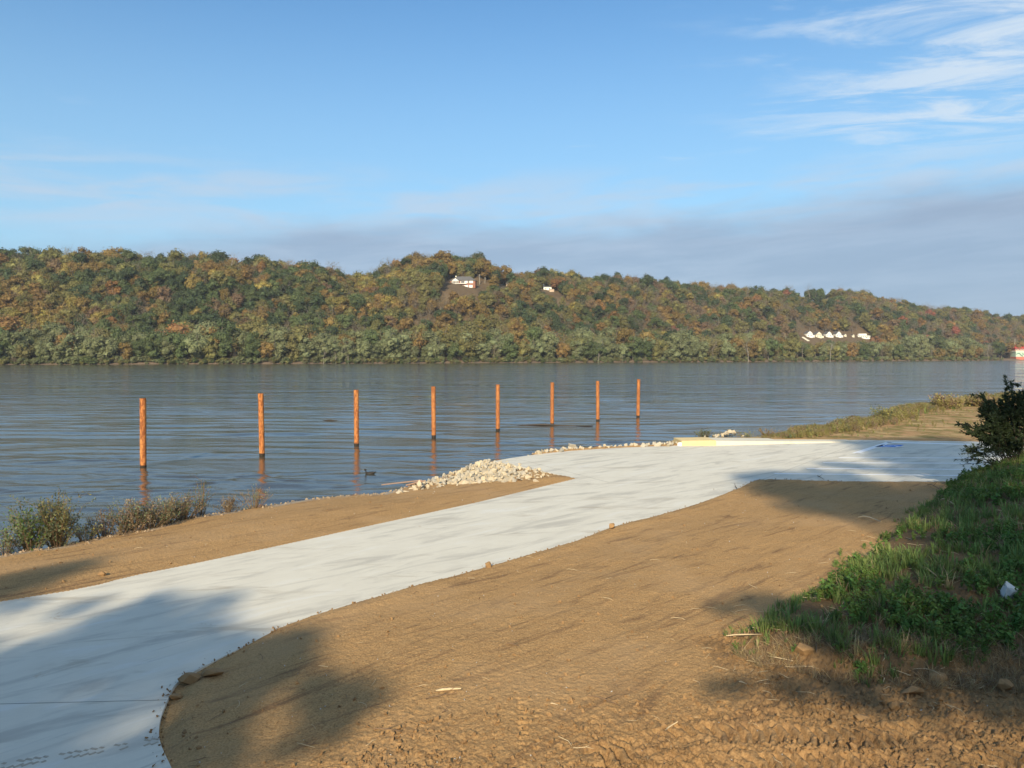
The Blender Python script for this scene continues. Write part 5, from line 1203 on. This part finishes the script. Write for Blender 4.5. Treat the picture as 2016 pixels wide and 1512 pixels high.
shrub('weedy_shrub', 362, 1024, 1.15, 1.8, 'greyish weeds beside the pinkish lump', 'shrub', ['brown_weed', 'weed_dark'], 40, 1300, .075, 34, GS)
shrub('weedy_shrub', 395, 1014, 1.75, 1.1, 'airy tall weed at the right end of the dark clumps', 'shrub', ['weed_dark'], 16, 520, .07, 7, GS)
shrub('weedy_shrub', 450, 1009, .8, 1.6, 'low reddish weed clump below the second pile', 'shrub', ['brown_weed'], 34, 1000, .06, 8, GS)
shrub('weedy_shrub', 500, 1000, 1.05, 2.0, 'grey twiggy weed in front of the second pile reflection', 'shrub', ['weed_dark', 'brown_weed'], 26, 500, .06, 9, GS)
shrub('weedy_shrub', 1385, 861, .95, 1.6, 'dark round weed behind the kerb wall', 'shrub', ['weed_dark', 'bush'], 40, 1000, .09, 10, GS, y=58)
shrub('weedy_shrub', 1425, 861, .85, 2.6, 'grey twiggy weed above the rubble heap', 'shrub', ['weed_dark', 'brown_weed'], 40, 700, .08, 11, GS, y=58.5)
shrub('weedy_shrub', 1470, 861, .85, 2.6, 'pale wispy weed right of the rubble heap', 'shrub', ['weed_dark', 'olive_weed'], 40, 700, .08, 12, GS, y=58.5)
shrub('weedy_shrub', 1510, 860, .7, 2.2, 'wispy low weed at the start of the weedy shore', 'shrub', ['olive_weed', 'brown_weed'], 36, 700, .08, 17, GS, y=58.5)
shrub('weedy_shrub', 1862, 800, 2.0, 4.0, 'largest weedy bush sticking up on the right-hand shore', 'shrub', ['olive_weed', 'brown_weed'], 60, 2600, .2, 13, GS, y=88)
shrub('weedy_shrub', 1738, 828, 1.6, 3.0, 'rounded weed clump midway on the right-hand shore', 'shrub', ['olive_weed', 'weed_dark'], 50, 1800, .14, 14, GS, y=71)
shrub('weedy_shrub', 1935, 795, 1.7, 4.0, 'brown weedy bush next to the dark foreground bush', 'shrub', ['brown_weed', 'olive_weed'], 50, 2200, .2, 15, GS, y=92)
# driftwood trunk in the willow
pa = P(42, 1082, 1.2); mb = MB(); mb.tube([(0, 0, 0), (.18, .05, .35), (.42, .1, .62), (.62, .15, .72)], [.075, .085, .075, .05], 8); o = mb.obj('bent_branch', simple('bare_wood', (.36, .24, .15), .2, 8, .8, .01), smooth=True); o.location = pa; o.location.z = gz(pa.x, pa.y)-.05; o.location.y -= .25; tag(o, 'bent bare branch rising in front of the left willow shrub', 'branch')

# big dark bush on the right
def big_bush():
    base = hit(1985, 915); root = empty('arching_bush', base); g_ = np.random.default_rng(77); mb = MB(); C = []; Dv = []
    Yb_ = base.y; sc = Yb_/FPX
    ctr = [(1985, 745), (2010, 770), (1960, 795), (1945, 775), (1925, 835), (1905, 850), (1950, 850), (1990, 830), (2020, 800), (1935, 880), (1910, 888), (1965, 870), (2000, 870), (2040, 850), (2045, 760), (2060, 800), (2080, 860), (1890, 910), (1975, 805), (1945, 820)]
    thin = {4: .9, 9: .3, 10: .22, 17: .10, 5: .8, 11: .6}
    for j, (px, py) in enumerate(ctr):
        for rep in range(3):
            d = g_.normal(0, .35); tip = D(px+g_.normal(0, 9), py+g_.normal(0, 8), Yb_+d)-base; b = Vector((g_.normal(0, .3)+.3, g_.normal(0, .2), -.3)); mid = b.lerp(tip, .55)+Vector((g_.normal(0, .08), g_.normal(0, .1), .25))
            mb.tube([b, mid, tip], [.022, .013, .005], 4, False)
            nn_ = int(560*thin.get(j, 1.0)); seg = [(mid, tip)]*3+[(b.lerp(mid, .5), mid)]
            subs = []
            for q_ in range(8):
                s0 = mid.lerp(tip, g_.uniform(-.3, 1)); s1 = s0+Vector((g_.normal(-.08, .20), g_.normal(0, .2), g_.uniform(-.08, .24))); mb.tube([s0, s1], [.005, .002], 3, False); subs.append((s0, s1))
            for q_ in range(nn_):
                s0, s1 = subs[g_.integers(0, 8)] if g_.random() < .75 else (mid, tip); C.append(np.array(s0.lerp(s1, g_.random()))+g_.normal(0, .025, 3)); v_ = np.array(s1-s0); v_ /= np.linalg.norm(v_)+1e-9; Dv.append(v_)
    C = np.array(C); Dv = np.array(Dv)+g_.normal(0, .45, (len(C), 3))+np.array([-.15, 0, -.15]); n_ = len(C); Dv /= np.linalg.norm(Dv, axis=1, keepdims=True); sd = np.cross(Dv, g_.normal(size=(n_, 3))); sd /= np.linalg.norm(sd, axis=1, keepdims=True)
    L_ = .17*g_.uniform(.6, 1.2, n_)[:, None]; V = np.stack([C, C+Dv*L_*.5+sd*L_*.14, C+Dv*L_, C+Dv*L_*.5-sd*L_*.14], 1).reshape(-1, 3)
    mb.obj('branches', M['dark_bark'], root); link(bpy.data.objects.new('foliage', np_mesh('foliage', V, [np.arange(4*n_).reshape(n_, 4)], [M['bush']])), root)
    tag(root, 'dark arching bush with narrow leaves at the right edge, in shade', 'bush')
big_bush()

# ------------------------------------------------------------------ tall trees behind the photographer (they cast the shade)
LH = Vector((-to_sun.x, -to_sun.y)); LH.normalize(); COT = 1/math.tan(SUN_EL)
def clump_pos(px, py, Yt, jit, g_):
    G = hit(px, py) if py > 700 else None; Yc_ = Yt+g_.normal(0, jit); s_ = (G.y-Yc_)/LH.y; return Vector((G.x-LH.x*s_, Yc_, G.z+s_/COT)), s_
TA = [(150, 1300, 1.5), (230, 1262, 1.4), (300, 1235, 1.4), (330, 1215, .9), (60, 1330, 1.4), (10, 1320, 1.2), (330, 1270, 1.1), (380, 1290, .9), (250, 1320, 1.2), (470, 1270, .6), (520, 1290, .9), (560, 1275, .8), (600, 1262, .55), (440, 1350, .9), (400, 1400, .9), (380, 1455, .9), (350, 1500, .8),
      (640, 1370, .7), (690, 1365, .6), (735, 1370, .45), (610, 1350, .55), (640, 1420, .55), (655, 1445, .4), (560, 1480, .35), (30, 1145, 1.1), (90, 1130, .9), (150, 1115, .7), (10, 1165, 1.0), (480, 1310, .9), (440, 1420, .7), (0, 1420, .9), (140, 1440, .7), (250, 1400, .7), (330, 1180, .5), (60, 1480, .6), (230, 1500, .6), (450, 1190, .5), (160, 1205, .6), (60, 1195, .5),
      (590, 1310, .5), (500, 1340, .6), (540, 1330, .5)]
TB = [(1520, 960, 1.3), (1580, 965, 1.5), (1650, 972, 1.6), (1720, 985, 1.6), (1790, 985, 1.6), (1600, 995, 1.2), (1690, 1008, 1.1), (1780, 1012, 1.1), (1840, 965, 1.3), (1860, 990, 1.0), (1500, 943, 1.0), (1545, 940, 1.1), (1600, 943, .9), (1470, 945, .7), (1660, 940, .9), (1700, 955, 1.2), (1770, 930, 1.2),
      (1840, 925, 1.4), (1800, 912, 1.4), (1860, 905, 1.7), (1740, 905, 1.1), (1780, 895, 1.5), (1840, 888, 1.7), (1900, 890, 1.8), (1720, 889, 1.1), (1690, 875, .9), (1735, 875, 1.5), (1800, 876, 1.7), (1870, 874, 1.8), (1760, 884, 1.6), (1640, 918, .8), (1690, 922, .8), (1600, 928, .5), (1660, 873, .6), (1900, 915, 1.5), (1920, 930, 1.5)]
TC = [(1600, 1235, 1.0), (1680, 1205, 1.0), (1760, 1165, 1.1), (1830, 1130, 1.1), (1900, 1090, 1.2), (1980, 1130, 1.2), (1960, 1190, 1.2), (1880, 1210, 1.1), (1800, 1230, 1.1), (1720, 1255, .9), (1980, 1250, 1.1), (1470, 1192, .55), (1520, 1185, .6), (1420, 1198, .4), (1560, 1200, .7),
      (1550, 1345, .5), (1640, 1350, .6), (1740, 1345, .7), (1840, 1330, .7), (1930, 1345, .7), (2000, 1370, .7), (1450, 1345, .35), (1400, 1352, .25), (1700, 1385, .4), (1820, 1390, .5), (1950, 1395, .5), (2050, 1390, .8), (1990, 1050, 1.2), (1940, 1010, 1.0), (2010, 990, 1.2), (1960, 955, 1.0), (1930, 930, 1.0), (2000, 930, 1.2), (1900, 1000, .6), (1850, 1060, .7), (1990, 1310, .8), (1880, 1290, .6), (1640, 1270, .5), (1760, 1300, .4),
      (2080, 1100, 1.5), (2100, 1250, 1.5), (2050, 1180, 1.4), (2060, 1000, 1.4), (2100, 920, 1.5)]
def shade_tree(x0, lst, seed, lab, Yt=-6.0, dens=1.0, extra=(), rsc=1.0):
    g_ = np.random.default_rng(seed); zb = gz(x0, Yt); root = empty('cottonwood_tree', (x0, Yt, zb)); base = root.location.copy(); mb = MB(); cl = []
    for px, py, r_ in lst:
        c, s_ = clump_pos(px, py, Yt, 1.3, g_); cl.append((c, r_))
    for e in extra: cl.append((Vector(e[:3]), e[3]))
    top = max(c.z for c, _ in cl); lo_ = min(c.z for c, _ in cl)-zb; tk = [Vector((0, 0, -.3)), Vector((.15, .1, lo_*.4)), Vector((-.1, 0, lo_*.9)), Vector((0, 0, lo_+(top-zb-lo_)*.35))]; mb.tube(tk, [.42, .32, .2, .06], 10)
    V = []; nq = 0
    for c, r_ in cl:
        h = lo_*.75+(c.z-zb-lo_)*.25; p0 = Vector((0, 0, h)); q_ = c-base; mb.tube([p0, p0.lerp(q_, .5)+Vector((0, 0, .3)), q_], [.07, .035, .012], 5, False)
        r_ *= rsc; n_ = int(150*r_*r_*dens)+14; d = g_.normal(size=(n_, 3)); d /= np.linalg.norm(d, axis=1, keepdims=True); rad_ = g_.uniform(0, 1, (n_, 1))**.6*1.15
        cc_ = np.array(q_)+d*rad_*r_*np.array([1.0, 1.0, .62]); lv, _ = leaf_quads(cc_, d+g_.normal(size=(n_, 3))*.8, np.full(n_, .17), g_, 1.3); V.append(lv)
    V = np.concatenate(V); mb.obj('trunk', M['bark'], root, True); link(bpy.data.objects.new('crown', np_mesh('crown', V, [np.arange(len(V)).reshape(-1, 4)], [M['leaf_green']])), root); tag(root, lab, 'tree', 'tall trees behind the camera'); return root
gA = np.random.default_rng(50)
for _ in range(46):                           # thin foliage over the near end of the road
    px, py = gA.uniform(-60, 470), gA.uniform(1185, 1540)
    if py > 1195+ (px < 120)*60: TA.append((px, py, gA.uniform(.35, .8)))
shade_tree(-16, TA, 1, 'tall cottonwood behind the camera at left whose shade dapples the road', -24, 2.4)
shade_tree(3, TB, 2, 'tallest cottonwood behind the camera at right shading the parking pad', -26, 2.6, rsc=1.3)
shade_tree(5, TC, 3, 'spreading tree behind the camera at right shading the grassy bank', -18, 1.6, rsc=1.05)
# ------------------------------------------------------------------ air
hb = MB().box((100, 1500, 110), (6000, 3300, 228)).mesh('haze')
hmt = bpy.data.materials.new('haze_air'); hmt.use_nodes = True; hmt.node_tree.nodes.clear(); t = NT(hmt.node_tree)
ho = t.add('ShaderNodeOutputMaterial'); pv = t.add('ShaderNodeVolumePrincipled', {'Color': (.80, .87, 1, 1), 'Density': .00006, 'Anisotropy': 0.0})
t.l.new(pv.outputs[0], ho.inputs['Volume']); hb.materials.append(hmt)
tag(link(bpy.data.objects.new('haze', hb)), 'thin bluish autumn haze over the river valley', kind='stuff')
